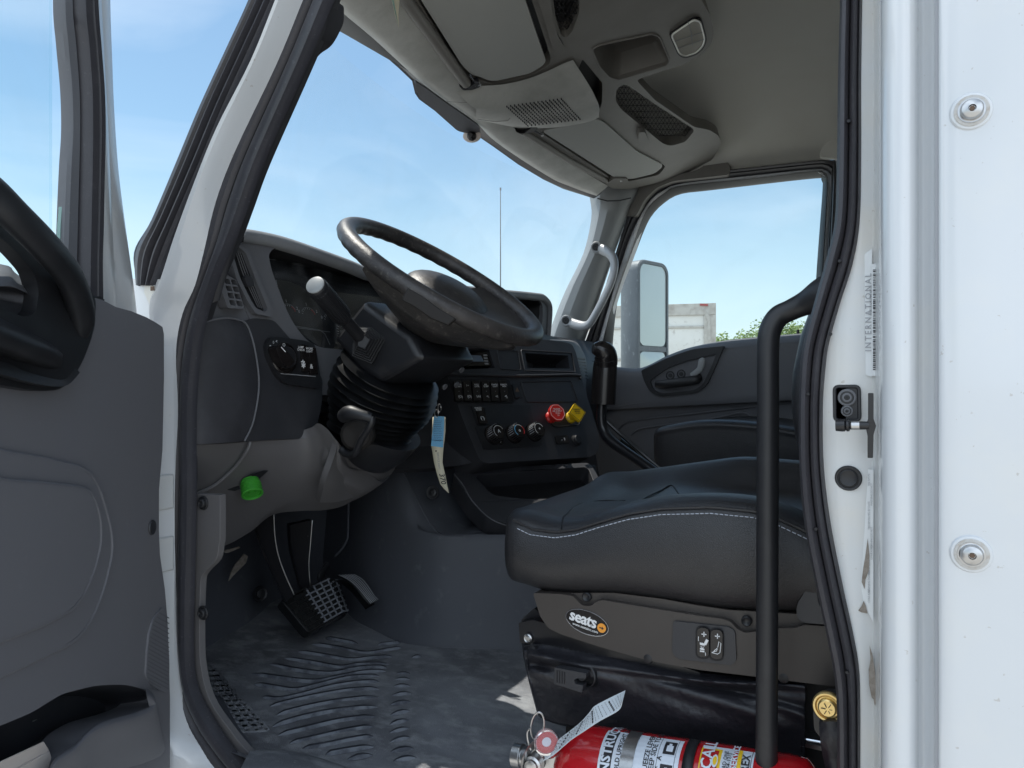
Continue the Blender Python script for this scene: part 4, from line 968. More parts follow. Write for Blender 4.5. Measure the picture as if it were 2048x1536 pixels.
# headlight switch panel
HSo = rnd([(533,690),(540,677),(552,673),(610,681),(628,687),(633,700),(641,752),(642,778),(572,768),(555,752),(537,715)], [8,6,6,8,8,8,4,5,12,12,10])
m = MB(); m.pp(HSo, KP, .012, 'black_plastic', off=.010)
m.build('switch_panel', DB, bevel=.002, label='light switch panel with a big rotary knob')
SW = D.objects['switch_panel']
m = MB(); c = kp(568, 716, .010); a = V(1, -.1, .1)
m.lathe(c, a, [(.030, 0), (.030, .002), (.0275, .004), (.027, .002)], 'gloss_black', 32)
m.lathe(c, a, [(.021, .002), (.021, .010), (.019, .012)], 'black_plastic', 28)
m.prism([kp(x, y, .036) for x, y in rnd([(552,697),(558,690),(565,692),(590,722),(586,730),(574,735),(562,722)], 3)], KP[1], .022, 'gloss_black')
m.line([kp(562, 694, .037), kp(571, 704, .037)], .0018, KP[1], 'white_mark')
m.build('light_knob', SW, bevel=.0015)
m = MB()
for i, (x, y) in enumerate(((612, 722), (627, 727))):
    q = rnd([(x-9,y-33),(x+5,y-31),(x+9,y+22),(x-5,y+22)], 2); m.pp(q, KP, .008, 'gloss_black', off=.0155)
m.build('rocker_switch', SW, bevel=.001)
m = MB(); ku, kv, kn = frame(KP[1])
def kt(s, x, y, size, b=.01, off=.0175, mat='white_mark'): m.text(s, kp(x, y, off), ku, kv, size, mat, b)
kt('LAMP\nCHECK', 602, 697, .0062, .012); kt('WORK\nLIGHT', 619, 700, .0062, .012)
kt('✱', 607, 731, .016); kt('*', 606, 731, .024, .03); kt('&', 623, 733, .013, .01)
kt('B', 541, 694, .0085, .02, .012); kt('0', 547, 685, .0075, .01, .012); kt('<', 553, 683, .0075, .01, .012); kt('Q', 568, 690, .0085, .02, .012); kt('=', 583, 700, .0085, .01, .012); kt('D', 586, 708, .007, .02, .012); kt('C:', 589, 719, .009, .02, .012)
m.line([kp(561, 747, .011), kp(631, 753, .011)], .0015, KP[1], 'grey_mark')
m.build('switch_marks', SW, flat=True)
# dark opening right of the knee panel, column shelf
m = MB(); m.pp([(638,695),(700,700),(760,700),(900,700),(905,800),(890,830),(700,830),(644,800)], plane((-1.12,0,0),(1,0,0)), .02, 'dash_plastic'); 
m.build('column_bulkhead', DB)
# lower steering column panel, swept down and forward (grey)
m = MB()
m.surf([[at(x, y, X=X) for x, y, X in r] for r in [
 [(372,890,-1.03),(440,888,-1.035),(520,882,-1.04),(600,878,-1.03),(632,870,-1.0),(650,862,-.97),(676,884,-.94),(690,905,-.96)],
 [(372,930,-1.05),(440,925,-1.06),(520,918,-1.06),(600,912,-1.04),(640,905,-1.0),(665,905,-.96),(682,925,-.95),(700,935,-.97)],
 [(372,985,-1.09),(440,975,-1.10),(520,965,-1.10),(590,955,-1.07),(640,945,-1.02),(660,945,-.98),(690,955,-.98),(735,945,-.98)],
 [(372,1040,-1.13),(440,1030,-1.15),(520,1012,-1.15),(580,1000,-1.12),(640,985,-1.06),(680,985,-1.02),(730,985,-1.0),(765,965,-1.0)],
 [(372,1090,-1.17),(440,1094,-1.20),(500,1064,-1.20),(545,1030,-1.18),(600,1022,-1.14),(650,1020,-1.1),(700,1005,-1.06),(785,945,-1.03)]]], 'trim_grey', 6, 6, thick=.02, tdir=(-.7, 0, .7))
m.build('lower_panel', DB, label='large grey panel under the steering column')
m = MB()
m.surf([[at(x, y, X=X) for x, y, X in r] for r in [
 [(676,884,-.94),(690,905,-.955),(708,912,-.96),(740,908,-.95),(780,908,-.95),(800,902,-.96)],
 [(668,915,-.95),(680,945,-.97),(705,950,-.985),(735,945,-.98),(770,940,-.97),(795,925,-.98)],
 [(650,965,-.97),(672,975,-.985),(700,972,-1.0),(730,965,-1.0),(760,955,-.99),(785,945,-1.0)],
 [(640,1005,-1.02),(665,1005,-1.02),(690,1000,-1.02),(715,990,-1.02),(745,975,-1.02),(775,955,-1.03)]]], 'trim_grey', 5, 5, thick=.015, tdir=(-.7, 0, .7))
m.build('column_cradle', DB)
m = MB()
m.line([at(x, y, X=-1.045) for x, y in [(392,894),(393,960),(388,985)]], .003, (1, 0, 0), 'dash_plastic')
m.tube([at(x, y, X=X) for x, y, X in [(500,884,-1.03),(495,900,-1.032),(470,935,-1.06),(430,970,-1.085),(395,986,-1.09)]], .003, 'trim_grey', 6, smooth=5)
m.build('panel_crease', DB)
# green diagnostic cap
m = MB(); c = at(500, 962, X=-1.085); ax = V(.45, -.25, -.62)
m.lathe(c, ax, [(.017, 0), (.017, .004), (.0185, .006), (.0185, .026), (.0200, .027), (.0200, .030), (.018, .031), (.0155, .0295), (.015, .026), (.008, .026), (.0075, .029), (.004, .029)], 'green_plastic', 28)
for k in range(3): m.lathe(c+ax.normalized()*(.010+.006*k), ax, [(.0192, 0), (.0192, .0015)], 'green_plastic', 28)
m.build('diagnostic_cap', DB, label='bright green round cap on the grey lower panel')
for q in ([(502,950),(530,942),(536,942),(516,960)], [(456,980),(478,972),(480,978),(470,982)]):
    m = MB(); m.prism([at(x, y, X=-1.072) for x, y in q], (1, 0, -.4), .002, 'deep_black'); m.build('slot', DB, flat=True)
# ---------------- centre stack
CS = plane3(at(905, 760, X=-1.0), at(1150, 690, X=-.88), at(965, 925, X=-.90))
def cs(x, y, off=0): return at(x, y, pl=CS, off=off)
CT = empty('centre_stack', cs(1050, 920), parent=T); CT['label'] = 'dark centre stack with switches, knobs and two parking valves'
slot = rnd([(1050,706),(1136,711),(1140,737),(1055,736)], 2)
rad = rnd([(905,698),(978,700),(990,736),(900,740)], 2)
m = MB(); co = rnd([(872,690),(1040,674),(1130,684),(1144,688),(1152,705),(1168,775),(1182,815),(1197,868),(1198,900),(1184,914),(1080,920),(972,927),(958,918),(930,850),(900,770)], [3,30,12,8,8,20,20,10,12,10,20,10,10,20,20])
m.pp(co, CS, .10, 'dash_plastic', holes=[slot, rad]); m.build('stack_face', CT, bevel=.006, segs=3)
m = MB(); m.pp([(1045,700),(1145,705),(1150,745),(1050,742)], CS, .002, 'deep_black', off=-.06); m.pp([(895,690),(990,690),(1000,745),(890,745)], CS, .002, 'deep_black', off=-.03); m.build('slot_back', CT)
m = MB(); m.pp(rnd([(908,703),(974,705),(984,731),(905,733)], 2), CS, .02, 'gloss_black', off=-.006); m.pp([(918,709),(962,711),(968,723),(914,723)], CS, .002, 'screen', off=-.0045)
for k in range(4): m.pp([(967+k*.8,709+k*5.5),(974+k*.8,709+k*5.5),(975+k*.8,712+k*5.5),(968+k*.8,712+k*5.5)], CS, .002, 'grey_mark', off=-.0045)
m.build('radio', CT, bevel=.0007)
m = MB(); cu, cv_, cn = frame(CS[1])
def rim_(pts, r=.0013, mat='dash_plastic', off=.001): m.tube([cs(p[0], p[1], off) for p in pts], r, mat, 6, closed=True)
rim_(rnd([(994,700),(1036,702),(1043,740),(1001,738)], 5)); rim_(rnd([(1042,700),(1144,706),(1151,744),(1050,741)], 3), .0018)
rim_(rnd([(1042,764),(1142,762),(1156,803),(1054,804)], 3), .0013)
m.tube([cs(890,748,.003), cs(1040,752,.004), cs(1152,750,.003), cs(1160,758,.003)], .004, 'dash_plastic', 8, smooth=4)
m.pp(rnd([(897,758),(1010,758),(1020,762),(1028,806),(914,804)], 2), CS, .004, 'deep_black', off=.002)
m.pp(rnd([(942,810),(1060,810),(1068,848),(955,850)], 3), CS, .003, 'black_plastic', off=.003)
m.pp(rnd([(950,852),(1080,846),(1084,892),(968,899)], 3), CS, .003, 'black_plastic', off=.003)
rim_(rnd([(1092,822),(1158,818),(1160,850),(1106,854)], 8), .0015, 'black_plastic', .002)
m.pp(rnd([(1110,872),(1136,870),(1140,886),(1114,888)], 3), CS, .003, 'gloss_black', off=.003)
m.build('stack_bezel', CT, bevel=.0008)
SWm = MB(); txt = MB()
names = ['ENGINE\nBRAKE', '3 +', 'AXLE\nLOCK', 'AIR\nDUMP', 'CHASSIS\nLIGHT', 'REMOTE\nMIRR']; icons = ['(O)', '(O)', 'I-I-I', '<:', '<?', '<J']
for k in range(6):
    x = 916+k*18.2; y = 782; q = rnd([(x-8,y-21),(x+6,y-21),(x+10,y+19),(x-5,y+20)], 2)
    one = MB(); one.pp(q, CS, .006, 'gloss_black', off=.007)
    for a in (0,): one.text(names[k], cs(x+1, y-11, .0085), cu, cv_, .0062, 'white_mark', .012); one.text('-', cs(x+2, y, .0085), cu, cv_, .008, 'grey_mark', .02); one.text(icons[k], cs(x+5, y+11, .0085), cu, cv_, .0095, 'white_mark', .02)
    one.build('rocker_switch', CT, bevel=0, flat=True)
one = MB(); one.pp(rnd([(952,815),(968,815),(976,846),(960,847)], 2), CS, .006, 'gloss_black', off=.008); one.text('PARKED\nREGEN', cs(957, 818, .0095), cu, cv_, .0062, 'white_mark', .012); one.text('(*)', cs(965, 836, .0095), cu, cv_, .012, 'white_mark', .03); one.build('regen_switch', CT, flat=True)
one = MB(); one.pp(rnd([(1024,767),(1036,767),(1044,794),(1032,796)], 2), CS, .006, 'black_plastic', off=.008); one.pp([(1034,775),(1039,783),(1031,783)], CS, .0008, 'rust', off=.0086); one.build('hazard_switch', CT, bevel=.001)
for k, (x, y) in enumerate(((985, 871), (1026, 869), (1066, 866))):
    one = MB(); c = cs(x, y, .003); 
    one.lathe(c, CS[1], [(.026, 0), (.0255, .006), (.0215, .008), (.0205, .026), (.0195, .0275), (.0185, .0275), (.0180, .026), (.0135, .026), (.0130, .0275), (.0, .0275)], 'gloss_black', 32, caps=False)
    for j in range(24):
        a = j*math.pi/12; p = c+(cu*math.cos(a)+cv_*math.sin(a))*.0212+cn*.017; one.box(p, (.0009, .0006, .009), 'grey_mark' if 5 < j < 14 else 'black_plastic', ax=(-cu*math.sin(a)+cv_*math.cos(a), cu*math.cos(a)+cv_*math.sin(a), cn))
    arcline(one, c+cn*.0272, .0158, 20, 230, (c, CS[1]), .0012, 'white_mark', .0, 16)
    one.text(('A', 'o', '+')[k], c+cn*.0282, cu, cv_, .013, 'white_mark', .02)
    if k == 1: arcline(one, c+cn*.0272, .0158, 120, 230, (c, CS[1]), .0018, 'tag_blue', .0004, 10); arcline(one, c+cn*.0272, .0158, -40, 40, (c, CS[1]), .0018, 'red_mark', .0004, 8)
    one.build('climate_knob', CT)
one = MB(); one.lathe(cs(1001, 884, .004), CS[1], [(.008, 0), (.007, .003)], 'gloss_black', 16); one.text('+', cs(1001, 884, .0078), cu, cv_, .01, 'white_mark', .02); one.build('climate_button', CT)
one = MB(); one.lathe(cs(1152, 881, .002), CS[1], [(.017, 0), (.017, .003), (.014, .005), (.0135, .010), (.0115, .012), (.0, .012)], 'black_plastic', 24, caps=False); one.build('power_socket', CT)
one = MB(); one.text('-  F', cs(1127, 879, .005), cu, cv_, .012, 'white_mark', .02); one.build('usb_port', CT, flat=True)
def valve(x, y, mat, octo, lines, ink, name, lab):
    e = empty(name, cs(x, y), parent=CT); e['label'] = lab
    c = cs(x, y, .0); ax = (CS[1]+V(.05, -.25, .05)).normalized(); u, v, n = frame(ax)
    one = MB(); one.lathe(c, ax, [(.017, 0), (.017, .008), (.0125, .012), (.0115, .030), (.014, .036)], mat, 20)
    one.build('valve_stem', e)
    one = MB(); R = .026
    if octo: pts = [(R*math.cos(a), R*math.sin(a)) for a in [math.radians(22.5+45*k) for k in range(8)]]
    else: pts = [(R*1.12*math.cos(a), R*1.12*math.sin(a)) for a in [math.radians(90*k) for k in range(4)]]
    P = [Vector(p) for p in pts]; P = rnd(P, .004, 3)
    cc = c+n*.040
    one.prism([cc+u*p.x+v*p.y for p in P], n, .008, mat)
    one.line([cc+(u*p.x+v*p.y)*.90+n*.0004 for p in P], .0011, n, ink, closed=True)
    for i, t in enumerate(lines): one.text(t, cc+n*.0012+v*(.009-.0062*i), u, v, .0062, ink, .015)
    one.build('valve_knob', e, bevel=0)
valve(1100, 836, 'red_plastic', True, ['TRAILER', 'AIR SUPPLY', 'PUSH', 'IN'], 'white_mark', 'trailer_air_valve', 'red eight-sided trailer air supply knob')
valve(1140, 836, 'yellow_plastic', False, ['PARKING', 'BRAKE', 'PUSH'], 'black_ink', 'parking_brake_valve', 'yellow diamond parking brake knob')
# side cheek left of stack (grey, faces the driver's door) and shelf under it
m = MB()
m.surf([[at(x, y, X=X) for x, y, X in r] for r in [[(800,800,-1.14),(850,780,-1.12),(890,762,-1.07),(906,764,-1.005)], [(785,880,-1.10),(850,850,-1.08),(905,845,-1.03),(934,850,-.96)], [(755,940,-1.06),(830,938,-1.03),(910,932,-.97),(962,922,-.91)]]], 'dash_plastic', 5, 5, thick=.02, tdir=(-1, 0, 0))
m.build('stack_cheek', CT, label='dark side of the centre stack beside the column')
# ---------------- steering
TH = math.radians(34.5); ct, st = math.cos(TH), math.sin(TH)
WC = V(-.79, 1.20, .205); ea = V(0, 1, 0); es = V(-ct, 0, st); en = V(st, 0, ct)
def wp(a, s, n): return WC+ea*a+es*s+en*n
SWL = empty('steering_wheel', wp(0, 0, -.1), parent=T); SWL['label'] = 'worn black steering wheel with flaking rim'
m = MB(); rows = []; NR = 120
for k in range(NR):
    t = 2*math.pi*k/NR; c = wp(.208*math.cos(t), .208*math.sin(t), 0); rad_ = ea*math.cos(t)+es*math.sin(t)
    grip = .0012*math.sin(t*38); row = []
    for j in range(14):
        a = 2*math.pi*j/14; q = .0180+(grip if math.sin(a) < .1 else 0); row.append(c+rad_*math.cos(a)*q*1.02+en*math.sin(a)*q*.95)
    rows.append(row)
m.grid(rows, 'wheel_rubber', cu=True, cv=True); m.build('wheel_rim', SWL, subd=1)
def wedge(a0, a1, mb, mat, r0=.07, r1=.205):
    n = 20; rows = []
    for i in range(9):
        q = i/8; r = r0+(r1-r0)*q; top = []; bot = []
        for k in range(n+1):
            a = math.radians(a0+(a1-a0)*k/n); top.append(wp(r*math.cos(a), r*math.sin(a), -.004-.020*(1-q)**1.3))
        for k in range(n, -1, -1):
            a = math.radians(a0+(a1-a0)*k/n); e = math.sin(math.pi*k/n)**.4 if 0 < k < n else 0
            rr_ = r*(1-.10*q*e); bot.append(wp(rr_*math.cos(a), rr_*math.sin(a), -.012-.020*(1-q)-(.050+.030*(1-q))*(.35+.65*e)*(1-.25*q**4)))
        rows.append(top+bot)
    mb.grid(rows, mat, cv=True, caps=True)
for a0, a1 in ((172, 268), (-88, 8)):
    m = MB(); wedge(a0, a1, m, 'wheel_rubber'); m.build('wheel_spoke', SWL, bevel=.004, segs=3, angle=50)
m = MB(); prof = [(.0, .012), (.03, .011), (.06, .006), (.085, -.003), (.100, -.016), (.104, -.034), (.100, -.06), (.088, -.085), (.06, -.10), (0, -.10)]
u = ea; rows = []
for r, h in prof: rows.append([wp(r*1.02*math.cos(a)+.034, r*.88*math.sin(a)-.006, h-.008) for a in [2*math.pi*k/36 for k in range(36)]])
m.grid(rows, 'wheel_rubber', cv=True); m.build('wheel_hub', SWL, label='rounded hub pad of the steering wheel', subd=1)
m = MB()   # rectangular blank pad on the near spoke's underside
q = [wp(-.165, -.02, -.032), wp(-.155, -.085, -.034), wp(-.120, -.085, -.060), wp(-.128, -.02, -.058)]
q = [at(x, y, d=1.13) for x, y in [(815,575),(845,592),(880,618),(912,637),(896,651),(860,636),(826,612),(803,600)]]
nn_ = (q[2]-q[0]).cross(q[5]-q[0]).normalized(); nn_ = -nn_ if nn_.dot(q[0]) > 0 else nn_
m.prism(q, nn_, .02, 'matte_dark'); m.build('spoke_blank', SWL, bevel=.002)
# column shroud
SC = empty('steering_column', wp(0, 0, -.36), parent=T); SC['label'] = 'dark steering column with shroud, lever and rubber boot'
m = MB()
def prj(s, n): return (s, n)
sec = [(.062, -.098), (.085, -.200), (-.010, -.214), (-.062, -.205), (-.118, -.112), (-.075, -.092)]
rows = []
for a, sc in [(-.118, .86), (-.110, .97), (-.098, 1.0), (0, 1.03), (.052, 1.0), (.064, .97), (.072, .86)]:
    cs_ = (-.02, -.15); rows.append([wp(a, cs_[0]+(s-cs_[0])*sc, cs_[1]+(n-cs_[1])*sc) for s, n in sec])
m.grid(rows, 'column_plastic', cv=True, caps=True); m.build('column_shroud', SC, bevel=.006, segs=4)
for (a, s, n) in ((.05, -.11, -.14), (.02, -.112, -.18), (.06, -.112, -.175), (.055, -.10, -.12)):
    m = MB(); m.lathe(wp(a, s+.004, n), -es, [(.006, 0), (.0065, .004), (.003, .004)], 'dash_grey', 10); m.build('shroud_screw', SC)
# stalk, pointing to the near side and back up towards the driver's left
p0, p1 = at(735, 692, d=1.36), at(632, 572, d=1.18)
ax = (p1-p0).normalized()
m = MB(); m.tube([p0, p0.lerp(p1, .25), p0.lerp(p1, .5)], [.013, .0115, .0115], 'black_plastic', 18)
Ls = (p1-p0).length
m.lathe(p0.lerp(p1, .48), ax, [(.0115, 0), (.0145, .004), (.0165, .012), (.0175, Ls*.5), (.0170, Ls*.52), (.0155, Ls*.53)], 'black_plastic', 28, caps=True)
m.build('wiper_stalk', SC)
m = MB(); uu, vv, nn2 = frame(ax)
for k in range(22):
    a = 2*math.pi*k/22; p = p0.lerp(p1, .48)+ax*(Ls*.27)+(uu*math.cos(a)+vv*math.sin(a))*.0170; m.box(p, (.0012, .0010, Ls*.20), 'black_plastic', ax=(-uu*math.sin(a)+vv*math.cos(a), uu*math.cos(a)+vv*math.sin(a), ax))
m.build('stalk_grip', SC, bevel=.0004)
m = MB(); m.lathe(p0.lerp(p1, .48)+ax*(Ls*.53), ax, [(.0158, 0), (.0155, .002), (.013, .0035), (0, .004)], 'pillar_plastic', 28, caps=False); m.build('stalk_cap', SC, label='worn grey end cap of the stalk')
m = MB()   # square gaiter
sh = [at(x, y, d=1.355) for x, y in [(716,655),(742,655),(772,678),(744,728),(705,712),(706,690)]]
nn3 = (sh[2]-sh[0]).cross(sh[3]-sh[0]).normalized(); nn3 = -nn3 if nn3.dot(sh[0]) > 0 else nn3
cc = sum(sh, V(0,0,0))/6; top = at(729, 682, d=1.335)
rowsg = []
for k in range(6):
    s = k/5; base = [p.lerp(top, s*.62)+nn3*(.004+.020*s) for p in sh]; rowsg.append(base); rowsg.append([p.lerp(top, .05)-nn3*.002 for p in base])
m.grid([[p-nn3*.012 for p in sh]]+rowsg, 'black_plastic', cv=True, caps=True); m.build('stalk_gaiter', SC, bevel=.001)
# bellows boot
m = MB(); rows = []; NB = 9
for k in range(NB*8+1):
    t = k/(NB*8); n = -.205-.122*t; r = .086+.012*math.sin(math.pi*min(1, t*1.2))-.018*t
    ridge = .014*(1-abs(math.sin(math.pi*k/8)))**1.3-.004
    rows.append([wp((r+ridge)*1.26*math.cos(a)-.040-.01*t, (r+ridge)*.98*math.sin(a)-.022-.03*t, n-.02*math.sin(a)*t) for a in [2*math.pi*j/40 for j in range(40)]])
m.grid(rows, 'boot_rubber', cv=True, caps=True); m.build('column_boot', SC, angle=35, label='ribbed rubber boot round the column')
m = MB(); rows = []
for n, r in ((-.31, .070), (-.35, .062), (-.385, .045)): rows.append([wp(r*1.25*math.cos(a)-.035, r*.95*math.sin(a)-.075, n) for a in [2*math.pi*j/28 for j in range(28)]])
m.grid(rows, 'column_plastic', cv=True, caps=True); m.build('column_lower_cover', SC)
m = MB(); m.tube([at(688,832,d=1.30), at(700,826,d=1.28), at(722,830,d=1.27), at(742,836,d=1.27)], [.013,.014,.010,.009], 'black_plastic', 14, smooth=4)
m.tube([at(743,834,d=1.27), at(741,850,d=1.27), at(722,880,d=1.29), at(710,906,d=1.31), at(694,908,d=1.33), at(684,900,d=1.34)], [.007,.006,.006,.0065,.007,.008], 'black_plastic', 12, smooth=5)
m.lathe(at(712, 870, d=1.315), (.5, -.8, 0), [(.030, -.06), (.030, -.01), (.024, -.002), (.010, .002)], 'matte_dark', 20)
m.build('tilt_lever', SC, label='looped black tilt lever under the boot')
m = MB(); m.lathe(at(852, 829, d=1.60), (.8, -.5, .1), [(.012, -.03), (.012, 0), (.009, .001)], 'steel', 16); m.tube([at(852+4*math.cos(a), 827+6*math.sin(a), d=1.58) for a in [k*math.pi/6 for k in range(12)]], .0010, 'steel', 6, closed=True); m.build('ignition_lock', SC, label='small metal ignition lock with a split ring')
# hanging tag (own thing)
TG = empty('key_tag', at(893, 985, d=1.55), 'blue and cream key tag marked 370 hanging from the ignition lock', 'key tag')
dK = 1.56
def kt_(x, y, o=0): return at(x, y, d=dK-o)
KN = -ray(880, 880).normalized()
m = MB(); m.prism([kt_(x, y, .002) for x, y in rnd([(868,832),(889,833),(886,895),(862,892)], 1)], KN, .002, 'tag_blue')
kx = (kt_(889, 860)-kt_(866, 860)).normalized(); ky = (kt_(876, 832)-kt_(873, 892)).normalized()
random.seed(4)
for i in range(12):
    x0 = 866+random.uniform(0, 3); x1 = 885-random.uniform(0, 3); y = 842+i*3.6
    for j in range(5):
        xa = x0+(x1-x0)*j/5; m.line([kt_(xa, y, .0026), kt_(xa+2.4, y+random.uniform(-.6, .6), .0026)], .0009, KN, 'ink_blue')
m.line([kt_(862+1, 880, .0026), kt_(886, 881, .0026)], .0009, KN, 'ink_blue')
m.build('plastic_fob', TG, flat=True, label='blue plastic fob covered in small print')
m = MB(); strip = [(865,834,891,834),(864,860,891,862),(863,893,887,896),(865,905,886,906),(868,925,885,925),(873,945,889,943),(880,968,893,962),(888,978,895,973),(897,986,898,985)]
rows = [[kt_(a, b, 0), kt_(c, d_, 0)] for a, b, c, d_ in strip]; m.grid(rows, 'tag_cream')
m.text('370', kt_(885, 958, .0012), -(ky-kx*.25), kx, .016, 'black_ink', .01); m.text('SERVICE DEPT', kt_(877, 922, .0012), -(ky-kx*.15), kx, .006, 'grey_mark', 0)
m.lathe(kt_(872, 902, .0005), KN, [(.0018, 0), (.0018, .0006)], 'black_ink', 10)
m.build('cream_strap', TG, solid=.0008, label='cream paper strap with the number 370')
m = MB(); m.tube([kt_(873+6*math.cos(a)*.6, 827+8*math.sin(a), .004) for a in [k*math.pi/8 for k in range(16)]], .0009, 'steel', 6, closed=True)
m.tube([kt_(879+3*math.cos(a), 816+8*math.sin(a), .004) for a in [k*math.pi/8 for k in range(16)]], .0009, 'steel', 6, closed=True)
m.tube([kt_(880,809,.004), kt_(868,812,-.01), kt_(856,824,-.03)], .0008, 'steel', 6); m.build('split_ring', TG)
# gear lever
GL = empty('gear_lever', at(1340, 950, Y=1.62), parent=T); GL['label'] = 'black gear lever with a hooked grip'
m = MB(); Yg = 1.65
m.tube([at(x, y, Y=Yg) for x, y in [(1206,808),(1208,770),(1210,735),(1211,720)]], [.0300,.0300,.0295,.0265], 'gloss_black', 22, smooth=4, flat=.85)
m.tube([at(1212,728,Y=Yg), at(1212,716,Y=Yg-.005), at(1209,706,Y=Yg-.01), at(1199,699,Y=Yg-.02), at(1186,697,Y=Yg-.03)], [.0275,.0275,.027,.022,.012], 'gloss_black', 20, smooth=6)
m.build('lever_grip', GL)
m = MB(); m.line([at(1184,722,Y=Yg-.026), at(1210,726,Y=Yg-.032), at(1228,722,Y=Yg-.02)], .001, (0,-1,0), 'deep_black'); m.build('grip_seam', GL)
m = MB(); m.tube([at(x, y, Y=Y) for x, y, Y in [(1204,800,Yg),(1203,838,Yg),(1208,862,Yg),(1222,882,Yg-.01),(1260,910,Yg-.03),(1310,945,Yg-.05),(1360,985,Yg-.06)]], [.012,.012,.013,.013,.012,.012,.012], 'black_metal', 14, smooth=5)
m.tube([at(x, y, Y=Y) for x, y, Y in [(1208,838,Yg+.02),(1240,868,Yg+.02),(1290,912,Yg+.0),(1330,945,Yg),(1360,970,Yg)]], .0045, 'boot_rubber', 8, smooth=5)
m.tube([at(x, y, Y=Y) for x, y, Y in [(1240,880,Yg+.03),(1270,905,Yg+.05),(1285,930,Yg+.05),(1300,960,Yg+.04)]], .006, 'boot_rubber', 8, smooth=5)
m.build('lever_shaft', GL)

m = MB(); LD = plane((-.985, 0, .1), (1, 0, .3)); m.pp([(860,664),(1000,658),(1092,668),(1138,680),(1136,694),(1000,692),(880,704)], LD, .05, 'dash_plastic'); m.build('stack_ledge', CT, bevel=.004)
# ---------------------------------------------------------------- floor, tunnel, pedals
FZ = -.60
FL = plane((0, 0, FZ), (0, 0, 1))
def fl(x, y, off=0): return at(x, y, pl=FL, off=off)
m = MB()
nx, ny = 60, 40; rows = []
for i in range(nx+1):
    r = []
    for j in range(ny+1):
        x = -1.75+1.95*i/nx; y = .80+.95*j/ny
        z = FZ+.0018*math.sin(x*31+math.sin(y*17)*1.3)*math.sin(y*23+x*5)
        if y < .86: z += (.86-y)*.35
        r.append(V(x, y, z))
    rows.append(r)
m.grid(rows, 'floor_mat'); m.build('floor_mat', T, label='worn black rubber floor mat with moulded ribs', angle=60)
FM = D.objects['floor_mat']
m = MB()
def rib(pts, wd=.0095, h=.0065):
    P = cr([fl(x, y, -.001) for x, y in pts], 5); n = len(P); g = []; ln = []
    for i, p in enumerate(P):
        t = (P[min(i+1, n-1)]-P[max(i-1, 0)]).normalized(); b = V(0, 0, 1).cross(t); e = min(1, min(i, n-1-i)/2.0+.15)
        if b.dot(V(0, 0, 0)-V(p.x, p.y, 0)) < 0: b = -b          # b points to the near side, where the caught light is painted
        g.append([p-b*wd*.62*e, p-b*wd*.42*e+V(0, 0, h*.9*e), p-b*wd*.1*e+V(0, 0, h*e), p+b*wd*.30*e+V(0, 0, h*.95*e)])
        ln.append([p+b*wd*.30*e+V(0, 0, h*.95*e), p+b*wd*.44*e+V(0, 0, h*.75*e), p+b*wd*.60*e, p+b*wd*.85*e+V(0, 0, .0004)])
    m.grid(g, 'rib_rubber'); m.grid(ln, 'rib_lit_edge')  # dark far side, pale near edge: rib shading put into the colours
def c6(x, y): return (350+x*.3662, 1150+y*.3662)
R_ = [[(820,345),(900,360),(1000,380)], [(745,380),(880,400),(1035,430),(1150,415),(1240,400)], [(665,420),(820,445),(960,468),(1060,458),(1190,448)],
 [(585,458),(740,480),(900,508),(1000,494),(1170,488)], [(505,490),(680,525),(850,542),(960,520),(1060,508),(1160,510)],
 [(410,542),(600,570),(760,585),(900,560),(1030,535),(1160,530)], [(430,598),(560,620),(665,632),(800,600),(950,565),(1120,555)],
 [(470,672),(570,682),(700,655),(850,615),(1000,592),(1120,588)], [(505,728),(650,690),(820,655),(970,632),(1115,625)], [(550,770),(700,730),(880,695),(1110,668)],
 [(530,830),(700,780),(880,745),(1105,722)], [(560,880),(720,842),(900,800),(1095,775)], [(620,925),(760,895),(920,858),(1088,830)], [(690,955),(820,935),(960,905),(1085,885)],
 [(820,985),(920,965),(1085,940)], [(940,1010),(1080,985)], [(1105,385),(1170,378),(1235,372)], [(1290,455),(1350,448)],
 [(1200,545),(1290,545)], [(1195,575),(1290,575)], [(1190,612),(1290,612)], [(1185,660),(1295,650)], [(1175,710),(1290,695)], [(1175,768),(1285,745)], [(1170,820),(1280,795)], [(1170,865),(1285,840)], [(1175,915),(1290,890)], [(1178,968),(1305,950)], [(1190,1020),(1320,1000)]]
for r in R_: rib([c6(*p) for p in r])
m.build('mat_ribs', FM, angle=35)
m = MB()  # grid pad along the sill
GA = Vector(c6(140, 505)); GB = Vector(c6(200, 500)); GC = Vector(c6(505, 850)); GD = Vector(c6(345, 860))
for i in range(4):
    s = i/3; a = GA.lerp(GB, s); b = GD.lerp(GC, s); m.line([fl(a.lerp(b, t/8).x, a.lerp(b, t/8).y, .000) for t in range(9)], .008, (0, 0, 1), 'floor_mat')
for j in range(14):
    t = j/13; a = GA.lerp(GD, t); b = GB.lerp(GC, t); m.line([fl(a.x, a.y), fl(b.x, b.y)], .008, (0, 0, 1), 'floor_mat')
m.build('grip_pad', FM, angle=60)
m = MB()  # raised seat platform near bottom edge
m.surf([[fl(x, y, o) for x, y, o in r] for r in [[(505,1500,.0),(580,1502,.0),(660,1522,.0),(760,1560,.0)], [(498,1505,.022),(575,1512,.024),(650,1530,.024),(750,1566,.024)], [(470,1560,.03),(560,1570,.03),(650,1600,.03),(740,1640,.03)]]], 'floor_mat', 4, 4)
m.build('mat_lip', FM)
